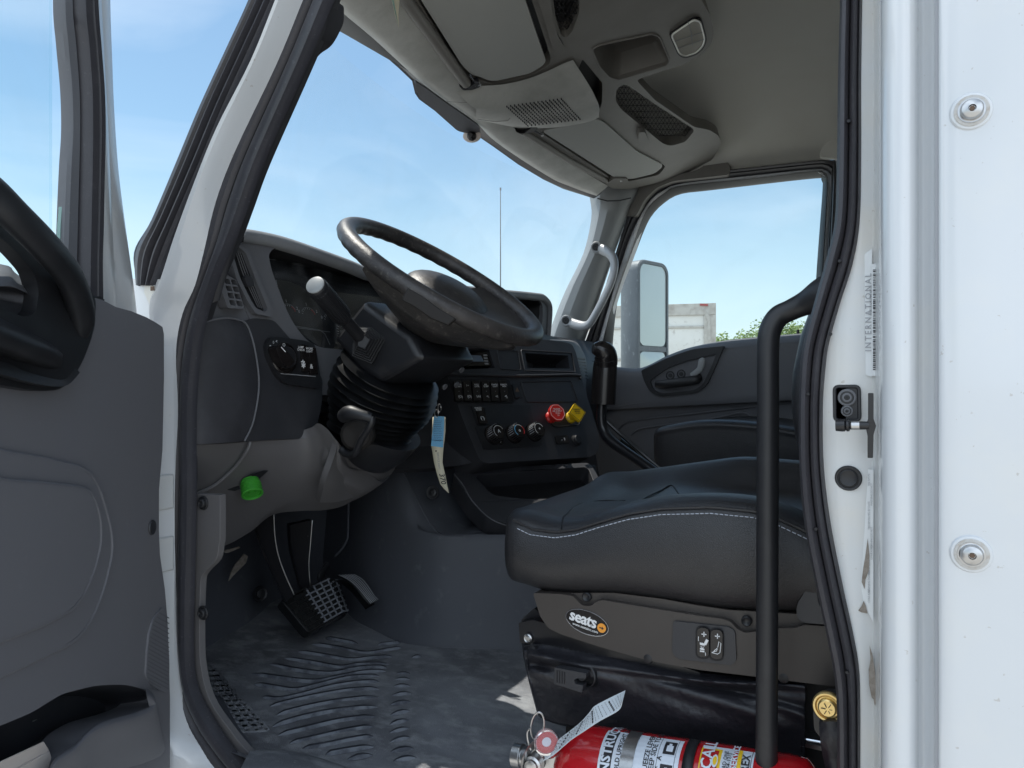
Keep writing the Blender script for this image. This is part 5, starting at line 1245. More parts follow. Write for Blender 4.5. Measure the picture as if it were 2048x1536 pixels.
# firewall
m = MB()
m.surf([[V(-1.36, .80, FZ-.01), V(-1.37, 1.05, FZ-.005), V(-1.44, 1.30, FZ-.002), V(-1.53, 1.5, FZ), V(-1.5, 1.8, FZ)],
        [V(-1.40, .80, -.45), V(-1.41, 1.05, -.45), V(-1.48, 1.30, -.45), V(-1.57, 1.5, -.45), V(-1.5, 1.8, -.45)],
        [V(-1.42, .80, -.25), V(-1.44, 1.05, -.25), V(-1.50, 1.30, -.25), V(-1.58, 1.5, -.25), V(-1.5, 1.8, -.25)],
        [V(-1.44, .80, .1), V(-1.46, 1.05, .1), V(-1.52, 1.30, .1), V(-1.58, 1.5, .1), V(-1.5, 1.8, .1)]], 'tunnel_mat', 5, 5, thick=.02, tdir=(-1, 0, 0))
m.box(V(-1.3, .80, -.25), (.22, .01, .35), 'tunnel_mat')
for px, py in ((520, 1188),):
    c = at(px, py, X=-1.42); m.lathe(c, (1, -.3, .2), [(.020, 0), (.018, .003), (.012, .001), (.011, .006), (.006, .007)], 'black_plastic', 18)
m.build('firewall', T, label='dark scuffed footwell front wall')
for px in (0,):
    m = MB(); m.prism([at(x, y, X=-1.395) for x, y in [(488,1108),(496,1112),(492,1126),(478,1140),(466,1152),(458,1162),(462,1146),(470,1130)]], (1, -.2, .1), .003, 'chip'); m.build('wall_scuff', D.objects['firewall'], flat=True)
m = MB(); m.prism([at(x, y, X=-1.395) for x, y in [(444,1104),(452,1100),(478,1093),(480,1096),(456,1106)]], (1, -.2, .1), .003, 'chip'); m.build('wall_scuff', D.objects['firewall'], flat=True)
# engine tunnel: wall bulging into the footwell
m = MB()
base = [(-1.56, 1.66), (-1.38, 1.56), (-1.22, 1.45), (-1.08, 1.39), (-.96, 1.375), (-.857, 1.41), (-.77, 1.45), (-.6, 1.47), (-.3, 1.48), (.2, 1.48)]
rows = []
for k, (z, o, fwd) in enumerate([(FZ-.01, -.015, 0), (FZ+.03, .01, 0), (-.46, .035, -.01), (-.36, .055, -.02), (-.27, .075, -.03), (-.225, .10, -.03), (-.21, .15, -.03), (-.21, .6, 0)]):
    rows.append([V(x+fwd, y+o, z-((.14 if z > -.24 else .10) if x > -1.05 and z > -.3 else 0)) for x, y in base])
m.surf(rows, 'tunnel_mat', 4, 6)
m.build('engine_tunnel', T, label='rounded dark engine tunnel cover')
ET = D.objects['engine_tunnel']
m = MB(); c = at(866, 985, Y=1.47); m.lathe(c, (.3, -1, .2), [(.017, 0), (.0165, .002), (.011, .0015), (.010, .006), (.005, .007), (.004, .004)], 'black_plastic', 18)
m.build('trim_screw', ET)
m = MB()
m.tube([at(x, y, X=-1.33) for x, y in [(697,1005),(696,1060),(694,1080),(682,1100),(670,1112)]], .003, 'tunnel_mat', 6, smooth=4)
m.build('cover_seam', ET)
# storage bin under the stack, on the tunnel
m = MB()
bn = [(925,945),(1010,935),(1188,926),(1200,980),(1195,1030),(1030,1030),(960,1010)]
Bp = plane(at(1050, 1000, Y=1.60), (.45, -.35, .9))
m.pp(rnd([(905,945),(940,938),(1180,925),(1215,985),(1225,1050),(1060,1060),(975,1035),(940,1000)], 10), Bp, .05, 'dash_plastic', holes=[rnd([(948,950),(1176,934),(1196,985),(1180,996),(1050,998),(985,990)], 10)])
m.build('centre_tray', T, bevel=.006, segs=3, label='dark open tray under the centre stack')
m = MB(); m.tube([at(x, y, pl=Bp, off=.001) for x, y in [(908,948),(926,970),(944,1001),(976,1034),(1010,1050),(1060,1060)]], .0015, 'dash_grey', 6, smooth=4); m.build('tray_crease', D.objects['centre_tray'])
m = MB(); m.pp([(930,940),(1190,930),(1205,1005),(970,1005)], Bp, .003, 'deep_black', off=-.045); m.build('tray_floor', D.objects['centre_tray'])
# lower edge panel between tunnel and dash (left of tray)
m = MB(); m.surf([[V(-1.20, 1.30, .0), V(-1.14, 1.45, .0), V(-1.1, 1.6, .0), V(-1.1, 2.1, .0)], [V(-1.15, 1.34, -.12), V(-1.08, 1.45, -.12), V(-1.02, 1.6, -.12), V(-1.02, 2.1, -.12)], [V(-1.22, 1.34, -.22), V(-1.14, 1.45, -.225), V(-1.05, 1.6, -.225), V(-1.05, 2.1, -.225)]], 'dash_plastic', 4, 4, thick=.02, tdir=(-1, 0, 0)); m.build('tunnel_dash_trim', DB)
# pedals
def pedal2(name, lab, pts, Pl, Le, Re, dist, n1, n2, worn):
    e = empty(name, at(*pts[2], pl=Pl), parent=T); e['label'] = lab
    m = MB(); m.pp(rnd(pts, 12), Pl, .030, 'boot_rubber'); m.build('pad', e, bevel=.006, segs=3)
    m = MB(); a, b, c, d = [Vector(p) for p in pts[:4]]
    for i in range(n1):
        s = (i+.5)/n1; p, q = a.lerp(b, s), d.lerp(c, s); mat = 'pedal_wear' if s > worn else 'boot_rubber'
        m.line([at(*p.lerp(q, t), pl=Pl, off=.001) for t in (.04, .35, .65, .96)], .0030, Pl[1], mat, .0018)
    for j in range(n2):
        s = (j+.5)/n2; p, q = a.lerp(d, s), b.lerp(c, s)
        m.line([at(*p.lerp(q, t), pl=Pl, off=.001) for t in (.04, worn)], .0030, Pl[1], 'boot_rubber', .0018); m.line([at(*p.lerp(q, t), pl=Pl, off=.001) for t in (worn, .97)],   .0030, Pl[1], 'pedal_wear', .0018)
    m.build('pad_grid', e)
    m = MB(); A, B = cr(Le, 4), cr(Re, 4)
    rows = [[at(p.x, p.y, d=dist), at(q.x, q.y, d=dist), at(q.x, q.y, d=dist)+V(-.02, .01, 0), at(p.x, p.y, d=dist)+V(-.02, .01, 0)] for p, q in zip(A, B)]
    m.grid(rows, 'black_metal', cv=True, caps=True)
    m.tube([r[1]+V(.001, 0, 0) for r in rows], .0016, 'steel' if worn < .6 else 'black_metal', 6); m.build('pedal_arm', e, bevel=.001)
P1 = plane(at(620, 1225, X=-1.17), (.75, -.25, .62))
pedal2('clutch_pedal', 'near clutch pedal with a worn rubber grid pad', [(560,1198),(660,1152),(692,1225),(618,1268)], P1, [(506,1040),(520,1080),(535,1120),(556,1170),(572,1205)], [(547,1028),(549,1070),(556,1110),(570,1150),(588,1190)], 1.60, 7, 8, .42)
P2 = plane(at(672, 1190, X=-1.22), (.75, -.25, .62))
pedal2('brake_pedal', 'brake pedal behind the clutch, its pad mostly hidden', [(612,1178),(675,1155),(700,1225),(640,1248)], P2, [(580,1050),(582,1090),(590,1130),(604,1180)], [(624,1040),(620,1090),(617,1130),(620,1172)], 1.70, 6, 7, .5)
ea_ = empty('accelerator_pedal', at(720, 1190, X=-1.2), parent=T); ea_['label'] = 'curved ribbed accelerator pedal against the tunnel'
m = MB(); Ap = [(672,1152,712,1150,-1.17),(690,1160,728,1160,-1.14),(706,1172,740,1176,-1.115),(722,1190,750,1192,-1.09),(738,1210,757,1199,-1.07)]
Lr = cr([at(a, b, X=X) for a, b, c, d, X in Ap], 4); Rr = cr([at(c, d, X=X) for a, b, c, d, X in Ap], 4); rows = []
for p, q in zip(Lr, Rr):
    r = []
    for j in range(29):
        s = j/28; z = .003*(1 if (j % 4) in (1, 2) else 0); r.append(p.lerp(q, s)+V(.6, -.1, .6)*z)
    rows.append(r)
m.grid(rows, 'boot_rubber'); m.grid([[p+V(-.01, .0, -.012), q+V(-.01, 0, -.012)] for p, q in zip(Lr, Rr)], 'boot_rubber')
for s in (.12, .26, .41, .55, .69, .84): m.tube([p.lerp(q, s)+V(.0025, 0, .0025) for p, q in zip(Lr, Rr)], .0011, 'grey_mark', 5)
m.build('tread', ea_, angle=50)
m = MB(); m.tube([at(x, y, X=-1.30) for x, y in [(656,1128),(646,1142),(642,1156),(655,1166),(680,1168)]], [.010,.010,.012,.010,.008], 'black_plastic', 10, smooth=4, flat=.6); m.build('pedal_hinge', ea_)
# near-black box added for the darkness under the dash
m = MB(); m.box(V(-1.30, 1.2, -.13), (.10, .36, .05), 'deep_black'); m.build('under_dash_shade', DB)
# ---------------------------------------------------------------- driver seat
ST = empty('driver_seat', V(-.2, 1.2, -.6), parent=T); ST['label'] = 'black leather driver seat on a suspension base'
YN = .95
seam = [(1028,1039),(1065,1057),(1114,1063),(1156,1057),(1202,1042),(1260,1026),(1325,1016),(1423,1013),(1508,1021),(1553,1034),(1605,1058),(1660,1085),(1720,1115)]
bot = [(1040,1168),(1081,1184),(1228,1186),(1325,1198),(1390,1210),(1456,1219),(1595,1224),(1720,1228)]
def xz(P): Q = [at(x, y, Y=YN) for x, y in P]; return np.array([q.x for q in Q]), np.array([q.z for q in Q])
sx, sz = xz(seam); bx_, bz_ = xz(bot); bz_ = bz_-.009
def seamz(x): return float(np.interp(x, sx, sz))
def botz(x): return float(np.interp(x, bx_, bz_))
X0 = sx[0]
def sect(x, inset=0.0, dz=0.0):
    zs_, zb = seamz(max(x, X0)), botz(max(x, X0)); t = min(1, max(0, (x-X0)/.45))
    cz_ = -.198+.012*t*0; cz_ = -.190-.010*t
    crest = zs_+.010; val = min(crest-.004, cz_)
    YF = 1.50; f = -.150+.02*math.sin(math.pi*min(1, t*.9))*0; f = -.185+.045*min(1, t*1.9)-.02*max(0, t-.6)
    P = [(YN+.04+inset, zb+.002), (YN+.012+inset, zb+.004), (YN+.002+inset, zb+.02), (YN-.012+inset, zb*.6+zs_*.4), (YN-.010+inset, zb*.25+zs_*.75), (YN-.001+inset, zs_-.004), (YN+.002+inset, zs_+.001), (YN+.010+inset, zs_+.007), (YN+.035+inset, crest+.004), (YN+.065+inset, crest+.001),
         (YN+.085+inset, (crest*.7+val*.3)), (1.10, val+.001), (1.16, val-.001), (1.22, val), (1.29, val+.0), (1.345, val+.003), (1.375, val*.45+f*.55), (1.41, f+.002), (YF-.06-inset, f+.004), (YF-.02-inset, f-.012), (YF-inset, f-.04), (YF-inset, -.28), (YF-.03-inset, -.31)]
    return [V(x, y, z-dz) for y, z in P]
m = MB(); rows = []
xs_ = list(np.linspace(X0+.012, .12, 26))
top0 = sect(X0+.012)
cxm = V(X0, 1.22, -.24)
for i, (dx, s, sz_) in enumerate([(-.046, .62, .66), (-.045, .80, .84), (-.038, .91, .93), (-.024, .97, .975), (-.008, .995, .995)]):
    r = []
    for p in top0:
        bul = .018*(1-((p.y-1.22)/.28)**2) if True else 0
        q = V(X0+.012+dx*.8-max(0, bul)*1.5, 1.22+(p.y-1.22)*(1-(1-s)*.5), -.25+(p.z+.25)*(1-(1-sz_)*.7)); r.append(q)
    rows.append(r)
for x in xs_: rows.append(sect(float(x)))
# make the front edge bulge forward in the middle
for r in rows[5:12]:
    pass
m.grid(rows, 'leather', caps=True)
m.build('cushion', ST, subd=1, label='black leather seat cushion with a white stitched seam')
# piping + stitches on seam
m = MB(); pts = []
nS = 170
for i in range(nS):
    x = X0+.004+(.10-X0)*i/nS; z = seamz(x); y = YN-.0105
    y = YN-.006
    if i % 5 < 4: pts.append((x, z))
i = 0
xs2 = np.arange(X0+.01, .08, .0062)
for x in xs2:
    a = V(x, YN-.0085, seamz(x)-.0075); b = V(x+.0044, YN-.0085, seamz(x+.0044)-.0075); m.tube([a, b], .0006, 'thread', 5)
for k in range(5):
    x = X0-.028+k*.0075; t = k/5; y = YN+.050-.052*t**.6; 
m.build('seam_stitching', ST)
m = MB(); m.tube([V(x, YN-.001, seamz(x)-.0005) for x in np.linspace(X0+.0, .1, 60)], .0022, 'leather', 6); m.build('seam_piping', ST)
m = MB()
def ontop(x, y):  # height of the cushion there
    r = sect(x); ys_ = [p.y for p in r[6:20]]; zs_ = [p.z for p in r[6:20]]; return float(np.interp(y, ys_, zs_))
def crease(pts): 
    P = cr([(a, b, 0) for a, b in pts], 6); m.tube([V(p.x, p.y, ontop(p.x, p.y)+.0005) for p in P], .0014, 'deep_black', 6)
def top_px(px, py, z=-.195): q = at(px, py, Z=z); return (q.x, q.y)
def on_seat(px, py):
    z = -.19
    for _ in range(8): q = at(px, py, Z=z); z = ontop(q.x, min(1.45, max(YN+.004, q.y)))
    return (q.x, q.y)
crease([on_seat(*p) for p in [(1122,1052),(1132,1030),(1150,1014),(1180,1005),(1220,1002),(1250,1002)]])
crease([on_seat(*p) for p in [(1285,1000),(1312,986),(1345,970),(1368,963)]])
m.build('cushion_crease', ST)
# backrest (a sliver shows beside the seal)
m = MB()
rows = []
for (x, z, w_) in [(.0, -.22, .20), (-.055, -.12, .218), (-.073, -.03, .226), (-.062, .06, .228), (-.02, .16, .23), (.045, .30, .22), (.10, .44, .19), (.12, .54, .12)]:
    pr = []
    for k in range(20):
        a = 2*math.pi*k/20; cx_, sy_ = math.cos(a), math.sin(a); pr.append(V(x+.065*cx_*(1.0 if cx_ > 0 else .9+.35*abs(sy_)**3)-(.035*abs(sy_)**4), 1.22+w_*1.08*sy_, z))
    rows.append(pr)
m.grid(rows, 'leather', cv=True, caps=True); m.build('backrest', ST, subd=1, label='dark textured backrest edge beside the door seal')
# base plastics
YB_ = .958
def sb(x, y, o=0): return at(x, y, Y=YB_-o)
m = MB()
m.prism([sb(x, y, -.004) for x, y in rnd([(1068,1186),(1228,1186),(1325,1198),(1390,1210),(1456,1220),(1560,1226),(1720,1236),(1720,1300),(1300,1250),(1100,1210)], 4)], (0, -1, 0), .02, 'seat_plastic')
main = [(1066,1186),(1120,1188),(1146,1192),(1156,1203),(1166,1212),(1182,1212),(1194,1203),(1204,1200),(1300,1216),(1400,1232),(1446,1238),(1462,1244),(1474,1258),(1490,1266),(1508,1264),(1530,1258),(1590,1256),(1610,1250),(1720,1256),(1720,1376),(1660,1372),(1500,1352),(1400,1340),(1300,1322),(1200,1294),(1120,1268),(1096,1256),(1080,1232)]
m.prism([sb(x, y, .006) for x, y in rnd(main, 5, 3)], (0, -1, 0), .03, 'seat_plastic')
m.build('side_cover', ST, bevel=.003, segs=3, label='long grey-brown plastic side cover of the seat')
m = MB(); m.prism([sb(x, y, .014) for x, y in rnd([(1664,1100),(1640,1130),(1612,1180),(1592,1212),(1594,1236),(1608,1246),(1720,1254),(1720,1100)], 14)], (0, -1, 0), .03, 'seat_dark')
m.tube([sb(1652+16*math.cos(a), 1190+30*math.sin(a), .0145) for a in np.linspace(0, 6.0, 24)], .0009, 'deep_black', 5)
m.build('hinge_cover', ST, bevel=.004)
for (x, y) in ((1175, 1193), (1494, 1241)):
    m = MB(); m.lathe(sb(x, y, -.003), (0, -1, 0), [(.0068, 0), (.0066, .004), (.0052, .0055), (.0035, .0045), (0, .0030)], 'black_plastic', 18, caps=False); m.build('cover_screw', ST)
m = MB(); c = sb(1174, 1245, .0065); u = V(1, 0, -.18).normalized(); v = V(.18, 0, 1).normalized()
m.prism([c+u*.0335*math.cos(a)+v*.0172*math.sin(a) for a in [2*math.pi*k/40 for k in range(40)]], (0, -1, 0), .003, 'gloss_black')
m.tube([c+u*.0325*math.cos(a)+v*.0164*math.sin(a)+V(0, -.0003, 0) for a in [2*math.pi*k/40 for k in range(40)]], .0007, 'chrome', 6, closed=True)
m.text('seats', c-u*.0062+v*.0030+V(0, -.0006, 0), u, v, .0225, 'white_mark', .028, .92)
m.text('www.seatsinc.com', c-u*.001-v*.0082+V(0, -.0006, 0), u, v, .0052, 'white_mark', .012)
c2 = c+u*.0225-v*.0002
m.prism([c2+u*.0064*math.cos(a)+v*.0064*math.sin(a)+V(0, -.0008, 0) for a in [2*math.pi*k/24 for k in range(24)]], (0, -1, 0), .0007, 'orange_ink')
m.prism([c2+u*a+v*b+V(0, -.0012, 0) for a, b in [(-.0032,.0007),(.0006,.0007),(.0006,.0022),(.0034,0),(.0006,-.0022),(.0006,-.0007),(-.0032,-.0007)]], (0, -1, 0), .0003, 'black_ink')
m.build('oval_badge', ST, flat=True, label='oval black badge reading seats')
m = MB(); m.prism([sb(x, y, .009) for x, y in rnd([(1346,1242),(1458,1254),(1470,1262),(1473,1322),(1462,1331),(1356,1318),(1344,1306)], 7)], (0, -1, 0), .008, 'seat_dark')
m.build('switch_plate', ST, bevel=.002, segs=3)
SP = D.objects['switch_plate']
m = MB()
for x0, y0 in ((1406,1285), (1433,1289)):
    m.prism([sb(x, y, .0095) for x, y in rnd([(x0-15,y0-34),(x0+15,y0-32),(x0+15,y0+34),(x0-15,y0+32)], 13)], (0, -1, 0), .004, 'deep_black')
m.build('switch_well', SP)
for i, (x0, y0) in enumerate(((1406,1285), (1433,1289))):
    m = MB(); m.prism([sb(x, y, .0145) for x, y in rnd([(x0-12,y0-30),(x0+12,y0-28.5),(x0+12,y0+30),(x0-12,y0+28.5)], 11)], (0, -1, 0), .006, 'gloss_black')
    b = sb(x0+1, y0, .015); k = 1/1450*.93
    def P(dx, dy): return sb(x0+dx, y0+dy, .0150)
    def st(pts, w_=.0012): m.line([P(*p) for p in pts], w_, (0, -1, 0), 'white_mark')
    st([(-3,-17),(7,-16)]); st([(2,-21.5),(2,-11.5)])
    if i == 0:
        st([(-9,-3),(-9,-12)], .0007); st([(9,-6),(4,4)], .0035); st([(4,4),(-6,2)], .0030); st([(-5,8),(3,14),(-5,14),(3,8),(-5,8)], .0008); st([(-6,12),(3,14)], .002); st([(-6,17),(3,18)], .0018); st([(5,20),(5,26)], .0008)
    else:
        st([(-10,16),(2,19),(7,16),(9,-2),(5,-6),(3,4),(0,13),(-10,16)], .0008); st([(-6,14),(3,6)], .0008)
    m.build('rocker_switch', SP, bevel=.0012)
# suspension front bracket
m = MB()
m.prism([at(x, y, Y=.965) for x, y in rnd([(1037,1246),(1066,1240),(1130,1258),(1290,1310),(1400,1345),(1400,1360),(1190,1310),(1095,1290),(1040,1286)], 3)], (0, -1, 0), .05, 'black_metal')
m.prism([at(x, y, Y=.985) for x, y in rnd([(1042,1240),(1068,1216),(1090,1235),(1110,1262),(1045,1262)], 3)], (0, -1, 0), .05, 'deep_black')
m.build('suspension_bracket', ST, bevel=.002)
m = MB(); c = at(1057, 1276, Y=.963); m.lathe(c, (0, -1, 0), [(.0068, 0), (.0068, .003), (.0055, .0038), (.004, .0030), (.0035, .0045), (.0, .0045)], 'steel', 20, caps=False); m.build('bracket_bolt', ST)
m = MB(); c = at(1102, 1263, Y=.970); m.lathe(c, (0, -1, 0), [(.007, 0), (.006, .004)], 'steel', 14)
m.build('bracket_bolt', ST)
# leather skirt with soft folds
random.seed(9)
tl = [(1044,1286),(1060,1284),(1100,1284),(1180,1300),(1280,1322),(1400,1344),(1500,1354),(1560,1360),(1610,1364)]
bl = [(1076,1432),(1090,1440),(1120,1450),(1190,1464),(1290,1484),(1400,1500),(1500,1510),(1560,1514),(1610,1516)]
ml = [(1052,1340),(1062,1340),(1100,1345),(1180,1362),(1280,1380),(1400,1402),(1500,1416),(1560,1424),(1610,1430)]
m = MB(); NU, NV = 90, 44; TLc, MLc, BLc = [cr(q, 12) for q in (tl, ml, bl)]
def samp(P, s): f = s*(len(P)-1); i = min(int(f), len(P)-2); return P[i].lerp(P[i+1], f-i)
rows = []
for j in range(NV+1):
    t = j/NV; r = []
    for i in range(NU+1):
        s = i/NU; a, b, c_ = samp(TLc, s), samp(MLc, s), samp(BLc, s)
        q = a*(1-t)**2+ (b*2-(a+c_)*.5)*2*t*(1-t)+c_*t*t
        # folds: a drape running diagonally from the top left, a broad belly, small puckers
        y = .970+.020*math.sin(math.pi*t)*-1
        fold_ = .016*math.exp(-((t-(.18+.55*s*.9))/.09)**2)*max(0, 1-s*1.3)+.013*math.exp(-((t-(.20+.12*math.sin(5*s)))/.07)**2)*(s > .12)
        y -= fold_; y += .010*math.exp(-((t-(.36+.08*math.sin(6*s+1)))/.06)**2)*(s > .08)
        y += .004*math.sin(9*s+6*t)*math.sin(math.pi*t)+.003*math.sin(23*s-9*t+2*math.sin(7*t))*math.sin(math.pi*t)
        if s < .05: y += (.05-s)*.9
        r.append(at(q.x, q.y, Y=y))
    rows.append(r)
m.grid(rows, 'skirt_leather'); m.build('leather_skirt', ST, angle=80, solid=.003, label='soft creased black leather skirt under the seat')
m = MB()
for i in range(60):
    s = .04+.90*i/60; p = samp(TLc, s); 
    if i < 24: m.tube([at(p.x, p.y+7, Y=.951), at(p.x+3.2, p.y+7.6, Y=.951)], .0007, 'deep_black', 4)
for i in range(34): m.tube([at(1603, 1365+i*4.4, Y=.962), at(1603, 1367.6+i*4.4, Y=.962)], .0007, 'deep_black', 4)
m.build('skirt_stitching', ST)
for x, y in ((1065,1298), (1297,1316), (1568,1355)):
    m = MB(); m.lathe(at(x, y, Y=.955), (0, -1, 0), [(.0075, -.003), (.0075, .0), (.006, .003), (.003, .004)], 'black_plastic', 18); m.build('skirt_rivet', ST)
m = MB(); c = at(1174, 1351, Y=.945)
m.lathe(c, (-.3, -1, .1), [(.0165, -.01), (.0165, .002), (.0150, .0035), (.0135, .002), (.0135, -.004)], 'black_plastic', 28)
m.lathe(c, (-.3, -1, .1), [(.013, -.004), (.013, -.0035)], 'deep_black', 24)
m.tube([at(1172,1351,Y=.94), at(1163,1352,Y=.925)], .0065, 'black_plastic', 12)
m.prism([at(x, y, Y=.92) for x, y in rnd([(1109,1335),(1172,1347),(1172,1357),(1153,1357),(1148,1360),(1150,1368),(1166,1371),(1164,1386),(1108,1368)], 2, 2)], (0, -1, 0), .014, 'dash_plastic')
for k in range(4): m.box(at(1114+k*5, 1353+k, Y=.9195), (.0005, .0006, .0085), 'deep_black')
m.build('height_handle', ST, bevel=.001, label='flat black pull tab on a round grommet')
m = MB(); m.box(V(-.18, 1.22, -.46), (.26, .22, .13), 'deep_black'); m.box(V(-.15, 1.2, -.58), (.30, .24, .02), 'black_metal')
m.build('seat_pedestal', ST)
m = MB(); m.box(at(1630, 1480, Y=.985), (.05, .02, .0025), 'steel'); m.tube([at(1612,1478,Y=.97), at(1645,1484,Y=.97)], .002, 'chrome', 8); m.build('seat_rail', ST)
# belt anchor
m = MB(); c = at(1656, 1414, Y=.90)
m.lathe(c, (-.1, -1, .05), [(.0168, -.004), (.0170, .001), (.0155, .003), (.0135, .0028), (.0118, .001), (.0105, .001), (.0100, .0055), (.0085, .0065), (.0, .0065)], 'gold_zinc', 32, caps=False)
for k in range(6):
    a = k*math.pi/3; m.line([c+V(.002*math.cos(a), -.0068, .002*math.sin(a)), c+V(.007*math.cos(a), -.0068, .007*math.sin(a))], .0008, (0, -1, 0), 'black_ink')
m.build('anchor_bolt', T, label='gold zinc belt anchor bolt beside the door seal')
m = MB(); m.prism([at(x, y, Y=.905) for x, y in rnd([(1632,1400),(1650,1385),(1700,1385),(1700,1540),(1660,1536),(1645,1480),(1628,1460),(1626,1420)], 8)], (0, -1, 0), .012, 'black_metal')
m.surf([[at(x, y, Y=Y) for x, y, Y in r] for r in [[(1638,1446,.895),(1660,1443,.888),(1700,1445,.895)], [(1640,1480,.89),(1662,1482,.884),(1700,1480,.89)], [(1646,1515,.895),(1664,1520,.888),(1700,1515,.895)], [(1656,1560,.895),(1672,1560,.888),(1700,1560,.895)]]], 'skirt_leather', 4, 4, thick=.01, tdir=(0, 1, 0))
m.build('belt_bracket', T, bevel=.001)
# grab rail
m = MB(); Yr = .875
m.tube([at(x, y, Y=Y) for x, y, Y in [(1533,1750,Yr),(1533,1536,Yr),(1534,1300,Yr),(1535,1000,Yr),(1536,800,Yr),(1536,700,Yr),(1540,662,Yr+.001),(1556,634,Yr+.003),(1582,620,Yr+.003),(1612,606,Yr),(1650,588,Yr-.01),(1690,575,Yr-.02)]], [.0123,.0123,.0123,.0123,.0123,.0123,.0125,.0125,.0122,.0140,.0195,.021], 'black_plastic', 20, smooth=6)
m.build('grab_rail', T, label='black vertical grab rail just inside the door opening')
# ---------------------------------------------------------------- fire extinguisher
EZ, EY, ER = -.502, .885, .052
e0 = at(1128, 1500, Y=EY).x; e1 = .0-.055
EX = empty('fire_extinguisher', V((e0+e1)/2, EY, EZ-ER), 'red fire extinguisher lying on its side in front of the seat base', 'fire extinguisher')
sl_ = (-.423+.45)/(.29)*.7
axE = V(1, 0, .085).normalized(); oE = V(e0, EY, EZ-.004)
uE, vE, nE = frame(axE, (0, -1, 0))     # vE/uE span the cross-section
def ex(s, ang, r=ER):                    # s along, ang: 0 = towards the door, 90 = up
    a = math.radians(ang); return oE+axE*s+(V(0, -1, 0)*math.cos(a)+axE.cross(V(0, -1, 0)).normalized()*-math.sin(a)*-1*(1 if axE.cross(V(0,-1,0)).z < 0 else 1))*r if False else oE+axE*s+(V(0, -1, 0)*math.cos(a)+upE*math.sin(a))*r
upE = (V(0, 0, 1)-axE*axE.z).normalized()
LEN = .315
m = MB(); prof = [(.012, -.030), (.016, -.028), (.017, -.012), (.022, -.006), (.034, .002), (.045, .014), (.052, .032), (ER, .052), (ER, LEN-.03), (.050, LEN-.010), (.040, LEN), (.02, LEN+.003)]
m.grid([[ex(h, 360*k/48, r) for k in range(48)] for r, h in prof], 'red_paint', cv=True, caps=True); m.build('cylinder', EX, angle=60)
def wrap(mb, s0, s1, a0, a1, mat, r=.0006, n=16):
    mb.grid([[ex(s0+(s1-s0)*i/2, a0+(a1-a0)*k/n, ER+r) for k in range(n+1)] for i in range(3)], mat)
def wtext(mb, t, s, a, size, mat, bold=0, r=.0012, sp=1.0): # text climbs round the cylinder, letters upright towards the valve end
    vs, fs = textmesh(t, bold, sp); k = 180/math.pi/ER
    mb.add([ex(s-y*size, a+x*size*k, ER+r) for x, y in vs], fs, mat)
m = MB()
def sE(px): # distance along the bottle for a pixel column on its top edge
    p = at(px, 1500, Y=EY-ER*.6); return (p.x-oE.x)
s_a, s_b, s_c, s_d = sE(1212), sE(1228), sE(1240), sE(1366)
wrap(m, sE(1206), sE(1364), -40, 92, 'label_white'); wrap(m, sE(1211), sE(1232), -38, 90, 'black_ink', .0009)
wtext(m, 'INSTRUCTIONS', sE(1221.5), 84, .0165, 'label_white', .03, .0014)
wtext(m, 'HOLD UPRIGHT. PULL RING PIN.', sE(1244), 88, .0082, 'black_ink', .015, .0012); wtext(m, '1', sE(1244), 12, .012, 'black_ink', .02)
wtext(m, 'SQUEEZE LEVER.', sE(1300), 60, .0088, 'black_ink', .015); wtext(m, 'SWEEP SIDE TO SIDE.', sE(1312), 70, .0088, 'black_ink', .015); wtext(m, '3', sE(1300), 10, .012, 'black_ink', .02)
wtext(m, 'A', sE(1325), 55, .008, 'black_ink', .02); wtext(m, 'TRASH WOOD PAPER', sE(1322), 20, .0045, 'black_ink', .0)
for s1_, a_ in ((1341, 72), (1341, 36), (1338, 2)):
    wrap(m, sE(s1_-12), sE(s1_+12), a_-10, a_+12, 'black_ink', .0010, 6)
    c = (sE(s1_-6), sE(s1_+7)); wrap(m, c[0], c[1], a_-6, a_+4, 'label_white', .0014, 4); wrap(m, sE(s1_-3), sE(s1_+3), a_+4, a_+8, 'label_white', .0014, 4)
wrap(m, sE(1320), sE(1320.8), -40, 92, 'black_ink', .0010); wrap(m, sE(1355), sE(1355.8), -40, 92, 'black_ink', .0010); wrap(m, sE(1252), sE(1252.8), -40, 92, 'black_ink', .0010)
m.build('instruction_label', EX, flat=True, label='white instruction label with black lettering')
m = MB(); wrap(m, sE(1249), sE(1275), -80, 100, 'steel', .0016, 30); m.build('steel_band', EX)
m = MB(); m.grid([[ex(sE(1251)+(sE(1273)-sE(1251))*(.5+.5*math.cos(t)) if False else sE(1262)+.0095*math.cos(t)*q, 2+11*math.sin(t)*q, ER+.0022) for t in [2*math.pi*k/20 for k in range(20)]] for q in (0.02, 1)], 'tan_ink', cv=True); m.build('band_patch', EX, flat=True)
m = MB(); wrap(m, sE(1372), sE(1394), -80, 100, 'black_plastic', .0025, 30); m.build('black_strap', EX, solid=.001)
m = MB(); 
def blob(mb, c_s, c_a, rs, ra, mat, r, n=28):
    mb.add([ex(sE(c_s), c_a, ER+r)]+[ex(sE(c_s+rs*math.cos(t)), c_a+ra*math.sin(t), ER+r) for t in [2*math.pi*k/n for k in range(n)]], [(0, 1+k, 1+(k+1) % n) for k in range(n)], mat)
wrap(m, sE(1404), sE(1512), -50, 90, 'label_white', .0006, 20)
wrap(m, sE(1404), sE(1446), -50, 84, 'yellow_ink', .0010, 20); wrap(m, sE(1407), sE(1440), -50, 80, 'red_paint', .0014, 20)
blob(m, 1456, 8, 24, 38, 'label_white', .0018); blob(m, 1443, -14, 15, 22, 'yellow_ink', .0022)
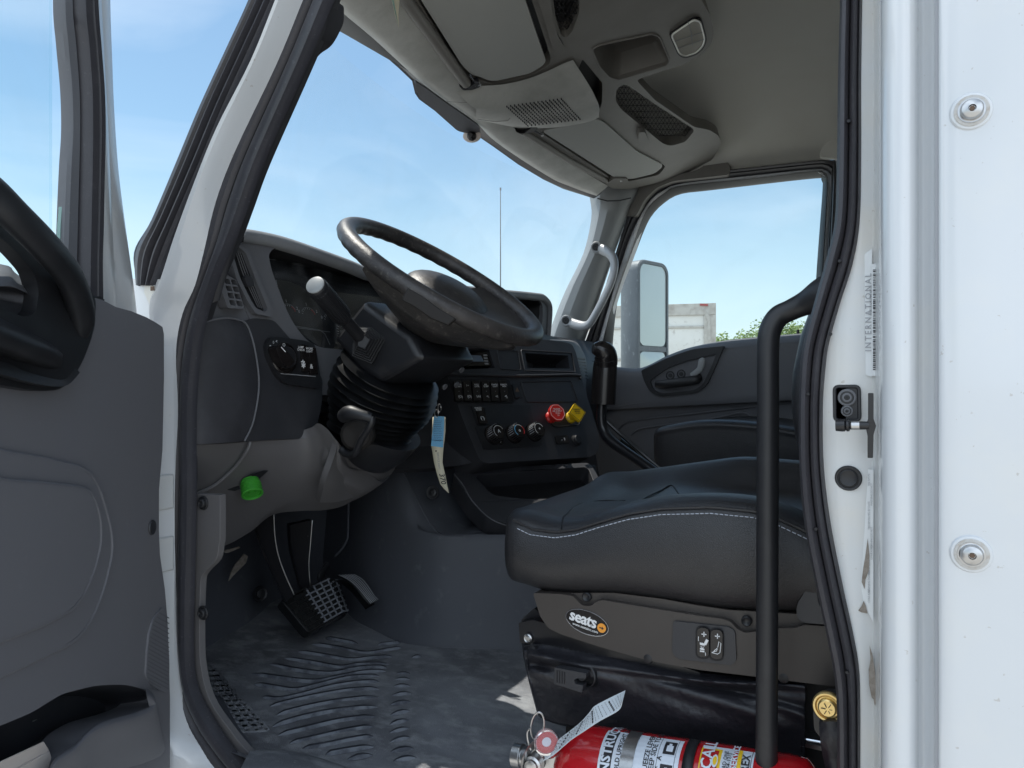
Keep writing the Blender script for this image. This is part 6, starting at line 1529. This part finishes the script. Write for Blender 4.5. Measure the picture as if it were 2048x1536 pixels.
wtext(m, 'CALL', sE(1421), 74, .019, 'label_white', .02, .0026); blob(m, 1436, 62, 6, 9, 'label_white', .0030); blob(m, 1436, 62, 4, 6, 'yellow_ink', .0033)
wtext(m, 'SQUAD ONE', sE(1456), 60, .0065, 'black_ink', .01, .0024); wtext(m, '631-454-1213', sE(1464), 58, .0065, 'black_ink', .01, .0024)
wrap(m, sE(1470), sE(1479), -50, 84, 'red_paint', .0024); wtext(m, 'FOR SERVICE', sE(1474.5), 62, .0105, 'label_white', .03, .0030)
wrap(m, sE(1480), sE(1488), -50, 86, 'yellow_ink', .0024); wtext(m, 'AMEREX', sE(1498), 52, .013, 'black_ink', .02, .0024)
wrap(m, sE(1507), sE(1508), -50, 90, 'black_ink', .0010)
m.build('service_sticker', EX, flat=True, label='red and yellow service call sticker')
# valve, gauge, lever
VH = MB(); v0 = ex(-.03, 0, 0)
VH.lathe(v0, -axE, [(.017, -.004), (.018, .0), (.018, .014), (.015, .016), (.014, .03), (.016, .032), (.016, .044), (.008, .047)], 'steel', 20)
VH.prism([at(x, y, Y=.860) for x, y in rnd([(1044,1520),(1060,1490),(1072,1478),(1110,1500),(1116,1530),(1100,1560),(1046,1560)], 6)], (0, -1, 0), .03, 'steel')
VH.lathe(at(1066,1530,Y=.848), (0, -1, 0), [(.012, -.01), (.012, .002), (.009, .004), (.009, .008), (.006, .009)], 'steel', 18)
VH.build('valve_head', EX, bevel=.003)
m = MB(); m.surf([[at(x, y, Y=Y) for x, y, Y in r] for r in [[(1040,1536,.83),(1046,1512,.832),(1060,1488,.84),(1078,1474,.845)], [(1046,1570,.85),(1054,1520,.85),(1068,1494,.855),(1086,1480,.86)]]], 'steel', 4, 4, thick=.004, tdir=(0, .3, -.7)); m.build('squeeze_lever', EX)
m = MB(); c = at(1094, 1486, Y=.845); gax = V(.05, -.62, .78); m.lathe(c, gax, [(.0150, -.012), (.0165, -.008), (.0168, .001), (.0155, .003), (.014, .0015)], 'chrome', 28)
m.lathe(c+gax*.0012, gax, [(.0138, 0), (.0138, .0006)], 'red_mark', 24); m.lathe(c+gax*.0022, gax, [(.006, 0), (.006, .0006)], 'label_white', 20)
m.build('pressure_gauge', EX)
m = MB(); m.lathe(c+gax*.001, gax, [(.0150, 0), (.0150, .007), (.0140, .0095), (.010, .0105), (0, .011)], 'clear_red', 28, caps=False); m.build('gauge_dome', EX, label='clear reddish dome over the gauge')
m = MB(); pc = at(1075, 1452, Y=.85); pu = V(.6, .1, .1).normalized(); pv = V(.15, -.1, 1).normalized()
m.tube([pc+pu*.009*math.cos(a)+pv*.0195*math.sin(a) for a in [2*math.pi*k/28 for k in range(28)]], .00125, 'steel', 8, closed=True)
m.tube([at(x, y, Y=.845) for x, y in [(1062,1500),(1056,1480),(1055,1464),(1059,1458)]], .0013, 'steel', 8, smooth=4); m.build('pull_pin_ring', EX, label='steel pull ring of the safety pin')
# paper tag
m = MB()
TGp = [((1084,1521),(1104,1508)),((1100,1507),(1132,1500)),((1118,1478),(1160,1474)),((1140,1461),(1172,1460)),((1165,1440),(1196,1444)),((1190,1412),(1215,1434)),((1250,1382),(1236,1421))]
TGp = [((1086,1523),(1119,1478)),((1110,1508),(1140,1462)),((1140,1482),(1162,1444)),((1168,1463),(1180,1424)),((1200,1442),(1190,1412)),((1237,1421),(1222,1395)),((1245,1403),(1251,1381))]
A = cr([at(a[0], a[1], Y=.835-.004*i) for i, (a, b) in enumerate(TGp)], 5); B = cr([at(b[0], b[1], Y=.850-.002*i) for i, (a, b) in enumerate(TGp)], 5)
m.grid([[a.lerp(b, s) for s in (0, .25, .5, .75, 1)] for a, b in zip(A, B)], 'paper')
random.seed(8)
for i in range(2, len(A)-2):
    if i % 1 == 0:
        a, b = A[i], B[i]; nn4 = (A[i+1]-A[i]).cross(b-a).normalized(); nn4 = -nn4 if nn4.dot(a) > 0 else nn4
        s = .12
        while s < .84:
            w_ = random.uniform(.04, .13); m.line([a.lerp(b, s)+nn4*.0006, a.lerp(b, min(.88, s+w_))+nn4*.0006], .0008 if i % 6 else .0022, nn4, 'grey_mark' if i % 3 else 'black_ink', -.0002); s += w_+.05
PT = m.build('paper_tag', None, solid=.0003, flat=True, label='pale printed paper tag curling up from the extinguisher valve', cat='paper tag')
# thin hanging card at the very top
m = MB(); m.prism([oh(x, y, .02) for x, y in [(780,-14),(800,-14),(797,30),(798,58),(790,30)]], OH[1], .0008, 'tag_cream'); m.prism([oh(x, y, .022) for x, y in [(780,-14),(785,-14),(798,57)]], OH[1], .0006, 'green_edge')
m.build('paper_card', None, flat=True, label='cream card corner hanging down beside the driver visor', cat='card')
# ---------------------------------------------------------------- driver door, swung open
AL = math.radians(60)
dd = V(math.cos(AL), -math.sin(AL), 0); dn = V(math.sin(AL), math.cos(AL), 0)
HG = V(-1.03, .735, 0)
DP = plane(HG, dn)
DR = empty('driver_door', V(-1.03, .735, -.6), parent=T); DR['label'] = 'open driver door with dark grey trim, seen from inside'
def dp(x, y, off=0): return at(x, y, pl=DP, off=off)
def du(u, z, off=0): return HG+dd*u+V(0, 0, z)+dn*off
def uz(x, y, off=0): p = dp(x, y, off)-HG; return p.dot(dd), p.z
# outer skin and frame
m = MB()
m.prism([du(u, z, -.035) for u, z in [(.0, -.70), (.0, .10), (.02, .13), (.95, .13), (.95, -.70)]], dn, .07, 'white_paint')
m.build('door_skin', DR, bevel=.012, segs=3, label='white outer shell of the open door')
m = MB()
# white upright frame by the window: outer edge and inner edge from the photo
WO = [(228,-200),(231,0),(234,120),(237,220),(245,330),(257,420),(267,490),(277,560),(286,640),(290,760)]
WI = [(180,-200),(185,0),(192,100),(198,180),(200,260),(198,350),(196,450),(194,520),(195,600),(195,760)]
A, B = cr(WI, 5), cr(WO, 5)
rows = [[dp(a.x, a.y, .006).lerp(dp(b.x, b.y, -.02), s)+dn*q for s, q in [(-.15, -.02), (0, 0), (.05, .003), (.25, .003), (.38, .0), (.44, -.004), (.5, -.002), (.75, .0), (.95, -.006), (1, -.02), (1, -.06)]] for a, b in zip(A, B)]
m.grid(rows, 'jamb_paint')
# rest of the frame, beyond the picture, up and over the window
u1, z1 = uz(205, -190); 
m.prism([du(u, z, -.005) for u, z in [(.93, .1), (.93, .60), (.86, .72), (u1+.02, .72), (u1-.03, .62), (u1+.02, .62), (u1+.05, .67), (.83, .67), (.88, .58), (.88, .1)]], dn, .04, 'white_paint')
m.build('window_frame', DR, label='white painted upright of the open door window')
m = MB()
GI = [(128,-200),(122,0),(128,90),(136,180),(138,260),(134,330),(130,420),(127,520),(126,640),(126,700)]
GM = [(150,-200),(148,0),(156,90),(162,180),(163,260),(162,350),(160,450),(158,560),(158,700),(158,760)]
A, B, C2 = cr(GI, 5), cr(GM, 5), cr([(x+1, y) for x, y in WI], 5)
rows = [[dp(a.x, a.y, -.012).lerp(dp(b.x, b.y, -.004), s)+dn*q for s, q in [(0, -.01), (.0, 0), (.15, .003), (.7, .003), (.85, .0), (.95, -.006), (1, -.008)]] for a, b in zip(A, B)]
m.grid(rows, 'dash_grey')
rows = [[dp(a.x, a.y, -.004).lerp(dp(b.x, b.y, .004), s)+dn*q for s, q in [(0, -.01), (.03, .004), (.2, .010), (.5, .011), (.62, .005), (.7, .009), (.92, .009), (1, .002), (1.02, -.01)]] for a, b in zip(B, C2)]
m.grid(rows, 'seal_rubber'); m.build('window_channel', DR)
m = MB()
e = [(112,700),(114,600),(118,500),(124,420),(131,330),(136,270)]
m.prism([dp(x, y, -.016) for x, y in [(112,760),(116,560),(121,450),(128,360),(134,270),(140,270),(138,400),(136,760)]], dn, .004, 'green_edge'); m.build('glass_edge', DR)
ug, _ = uz(140, 300)
m = MB(); m.prism([du(ug, .08, -.022), du(ug, .64, -.022), du(.86, .66, -.022), du(.90, .08, -.022)], dn, .004, 'window_glass', back=False); m.build('door_window', DR)
# trim panel with pocket opening
zt_ = .11
tp = [(190,596),(205,600),(232,614),(262,622),(292,634),(312,645),(325,654),(328,668),(328,760),(325,900),(318,980),(318,1060),(320,1110),(330,1180),(335,1240),(338,1320),(340,1400),(340,1560)]
U = [uz(x, y, .035) for x, y in tp]
outl = [du(.93, -.62, .035), du(.93, .07, .035), du(.6, .09, .035), du(U[0][0]+.03, U[0][1]+.004, .035)]+[du(u, z, .035) for u, z in U]+[du(U[-1][0], -.62, .035)]
pk = [(-200,1500),(0,1452),(62,1426),(124,1388),(186,1372),(225,1369),(257,1370),(290,1379),(306,1390),(308,1402),(296,1414),(265,1427),(207,1444),(175,1464),(150,1492),(120,1512),(90,1560),(-200,1700)]
pkc = rnd(pk, 14)
m = MB(); m.prism(outl, dn, .045, 'door_plastic', holes=[[dp(p.x, p.y, .035) for p in pkc]])
m.build('trim_panel', DR, bevel=.008, segs=4, label='dark grey moulded inner panel of the open door')
TPn = D.objects['trim_panel']
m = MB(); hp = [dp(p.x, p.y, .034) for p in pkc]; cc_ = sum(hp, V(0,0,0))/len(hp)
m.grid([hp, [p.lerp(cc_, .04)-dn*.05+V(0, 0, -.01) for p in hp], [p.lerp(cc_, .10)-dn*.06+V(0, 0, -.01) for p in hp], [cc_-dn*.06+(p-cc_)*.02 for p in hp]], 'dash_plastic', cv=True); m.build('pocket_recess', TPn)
m = MB()   # bulging lower lip of the pocket and scooped shoulder above it
lipA = [(-200,1700),(60,1580),(110,1518),(150,1490),(176,1463),(208,1443),(265,1427),(297,1414),(309,1402),(308,1391),(292,1379)]
def lip(off, dy, k=1): return [dp(x, y+dy, off) for x, y in lipA]
m.surf([lip(.030, 0), lip(.046, -1), lip(.052, 4), [dp(x+2, y+16, .054) for x, y in lipA], [dp(min(338, x+10), y+50, .046) for x, y in lipA], [dp(min(339, x+20), y+100, .036) for x, y in lipA]], 'door_plastic', 4, 5); m.build('pocket_lip', TPn)
m = MB()
c_out = rnd([(-300,850),(-60,885),(0,905),(80,918),(158,936),(178,948),(196,975),(213,1030),(222,1070),(222,1110),(205,1180),(185,1230),(165,1262),(140,1285),(0,1350),(-300,1450)], [20]*16)
c_in = rnd([(-300,900),(-60,940),(0,962),(80,968),(150,975),(178,982),(192,1010),(200,1045),(200,1090),(184,1150),(162,1195),(140,1220),(80,1250),(0,1280),(-300,1380)], [20]*15)
m.prism([dp(p.x, p.y, .040) for p in c_out], dn, .012, 'door_plastic')
m.tube([dp(p.x, p.y, .036) for p in c_out], .0038, 'door_plastic', 8, closed=True)
m.build('map_panel', TPn, bevel=.003, segs=3)
m = MB(); m.prism([dp(p.x, p.y, .046) for p in c_in], dn, .010, 'door_plastic')
m.tube([dp(p.x, p.y, .042) for p in c_in], .0034, 'door_plastic', 8, closed=True); m.build('map_panel_centre', TPn, bevel=.003, segs=3)
m = MB(); m.tube([dp(x, y, .031) for x, y in [(-200,765),(0,805),(80,820),(180,845),(260,868),(300,880),(318,892)]], .004, 'door_plastic', 8, smooth=5); m.build('styling_crease', TPn)
# reflector/speaker ridge patch low on the edge
m = MB(); rp_ = [(327,1215),(318,1222),(306,1240),(298,1270),(294,1310),(292,1350),(300,1366),(318,1380),(338,1386),(339,1330),(336,1270)]
m.prism([dp(x, y, .0375) for x, y in rnd(rp_, 6)], dn, .004, 'door_plastic')
for k in range(20):
    y = 1222+k*8; x0 = np.interp(y, [1222,1240,1270,1310,1350,1376], [319,308,300,296,294,306])
    m.line([dp(x0, y+4, .0376), dp(338, y+4+.55*(338-x0), .0376)] if y+4+.55*(338-x0) < 1384 else [dp(x0, y+4, .0376), dp(x0+.6*(338-x0), min(1384, y+4+.33*(338-x0)), .0376)], .0014, dn, 'dash_grey')
m.build('ribbed_patch', TPn)
m = MB(); c = dp(304, 1055, .036); m.lathe(c, dn, [(.011, 0), (.010, .002), (.007, .001), (.0, .001)], 'dash_plastic', 20, sq=1.0, caps=False); m.build('trim_plug', TPn)
# grab handle (big black arch) and latch bezel
m = MB()
hz = [(-200,1000),(-200,500),(-120,640)]
bez = rnd([(-200,345),(-60,372),(0,372),(60,422),(130,500),(170,555),(192,600),(190,650),(182,680),(165,725),(140,765),(118,780),(80,783),(0,770),(-200,742)], [90,40,40,40,40,20,10,10,10,20,20,20,20,20,90])
bh = rnd([(-150,400),(-80,425),(0,474),(34,505),(68,545),(78,580),(72,625),(50,635),(0,615),(-60,600),(-150,585)], [20,30,20,20,14,14,12,10,20,20,10])
m.prism([dp(p.x, p.y, .050) for p in bez], dn, .016, 'black_plastic', holes=[[dp(p.x, p.y, .050) for p in bh]])
m.build('handle_bezel', DR, bevel=.009, segs=4, label='black handle surround with an arched grip')
m = MB(); arch = [(-120,330,.05),(-30,378,.06),(30,432,.07),(90,492,.075),(134,545,.070),(156,596,.06),(164,640,.05),(158,670,.04)]
m.tube([dp(x, y, o) for x, y, o in arch], [.022,.0185,.017,.017,.017,.018,.018,.014], 'black_plastic', 18, smooth=6, flat=.7)
m.build('arched_grip', DR)
m = MB(); m.surf([[dp(x, y, o) for x, y, o in r] for r in [[(-200,515,.02),(0,528,.02),(30,545,.02),(62,572,.02)], [(-200,550,.05),(0,556,.045),(35,568,.04),(70,592,.03)], [(-200,600,.06),(0,572,.055),(40,580,.045),(78,600,.03)]]], 'dash_grey', 4, 4); 
m.prism([dp(x, y, .035) for x, y in rnd([(-220,570),(0,572),(60,580),(95,600),(130,640),(182,670),(165,720),(-220,700)], 10)], dn, .03, 'dash_plastic'); m.build('grip_base', DR, bevel=.004)
m = MB(); m.surf([[dp(x, y, o) for x, y, o in r] for r in [[(-200,570,.05),(-60,610,.06),(0,636,.062),(60,665,.062),(105,690,.055),(124,706,.045)], [(-200,590,.075),(-60,630,.078),(0,655,.080),(60,682,.078),(106,702,.070),(126,712,.055)], [(-200,650,.07),(-60,672,.072),(0,692,.074),(60,715,.072),(106,728,.062),(124,732,.050)], [(-200,670,.05),(-60,690,.05),(0,708,.05),(60,728,.05),(100,738,.05),(118,738,.045)]]], 'black_plastic', 5, 5, thick=.012, tdir=-dn); m.build('latch_lever', DR)
m = MB(); m.surf([[dp(x, y, o) for x, y, o in r] for r in [[(-150,700,.06),(0,722,.058),(50,742,.056),(100,756,.052),(130,758,.05),(150,735,.05)], [(-150,725,.064),(0,748,.063),(50,762,.062),(100,772,.060),(135,770,.056),(160,745,.052)]]], 'black_plastic', 4, 5, thick=.01, tdir=-dn); m.build('bezel_lip', DR)
m = MB(); m.prism([dp(x, y, .043) for x, y in rnd([(8,706),(60,735),(100,752),(60,748),(14,730)], 5)], dn, .004, 'dash_grey'); m.build('latch_recess', DR)
m = MB()
m.prism([dp(x, y, .030) for x, y in rnd([(188,594),(200,592),(210,600),(206,604),(190,600)], 2)], dn, .02, 'black_plastic'); m.build('trim_clip', DR)
# hinge side strip and hinge
for py in (985, 1110): m = MB(); c = at(322, py, X=-1.04); m.box(c, (.006, .02, .028), 'jamb_paint'); m.build('door_hinge', DR, bevel=.003)
# carton in the pocket
m = MB(); A_ = [(-40,1560),(4,1528),(88,1483),(101,1500),(104,1512),(20,1560)]
m.prism([dp(x, y, .030) for x, y in [(-30,1540),(6,1520),(88,1482),(100,1501),(40,1540),(-30,1590)]], dn+V(0,0,.5), .02, 'carton'); m.prism([dp(x, y, .033) for x, y in [(0,1558),(100,1502),(104,1514),(98,1536),(60,1600),(0,1600)]], dn, .02, 'carton')
m.build('carton_box', None, bevel=.001, label='pinkish beige cardboard box tucked in the door pocket', cat='box')
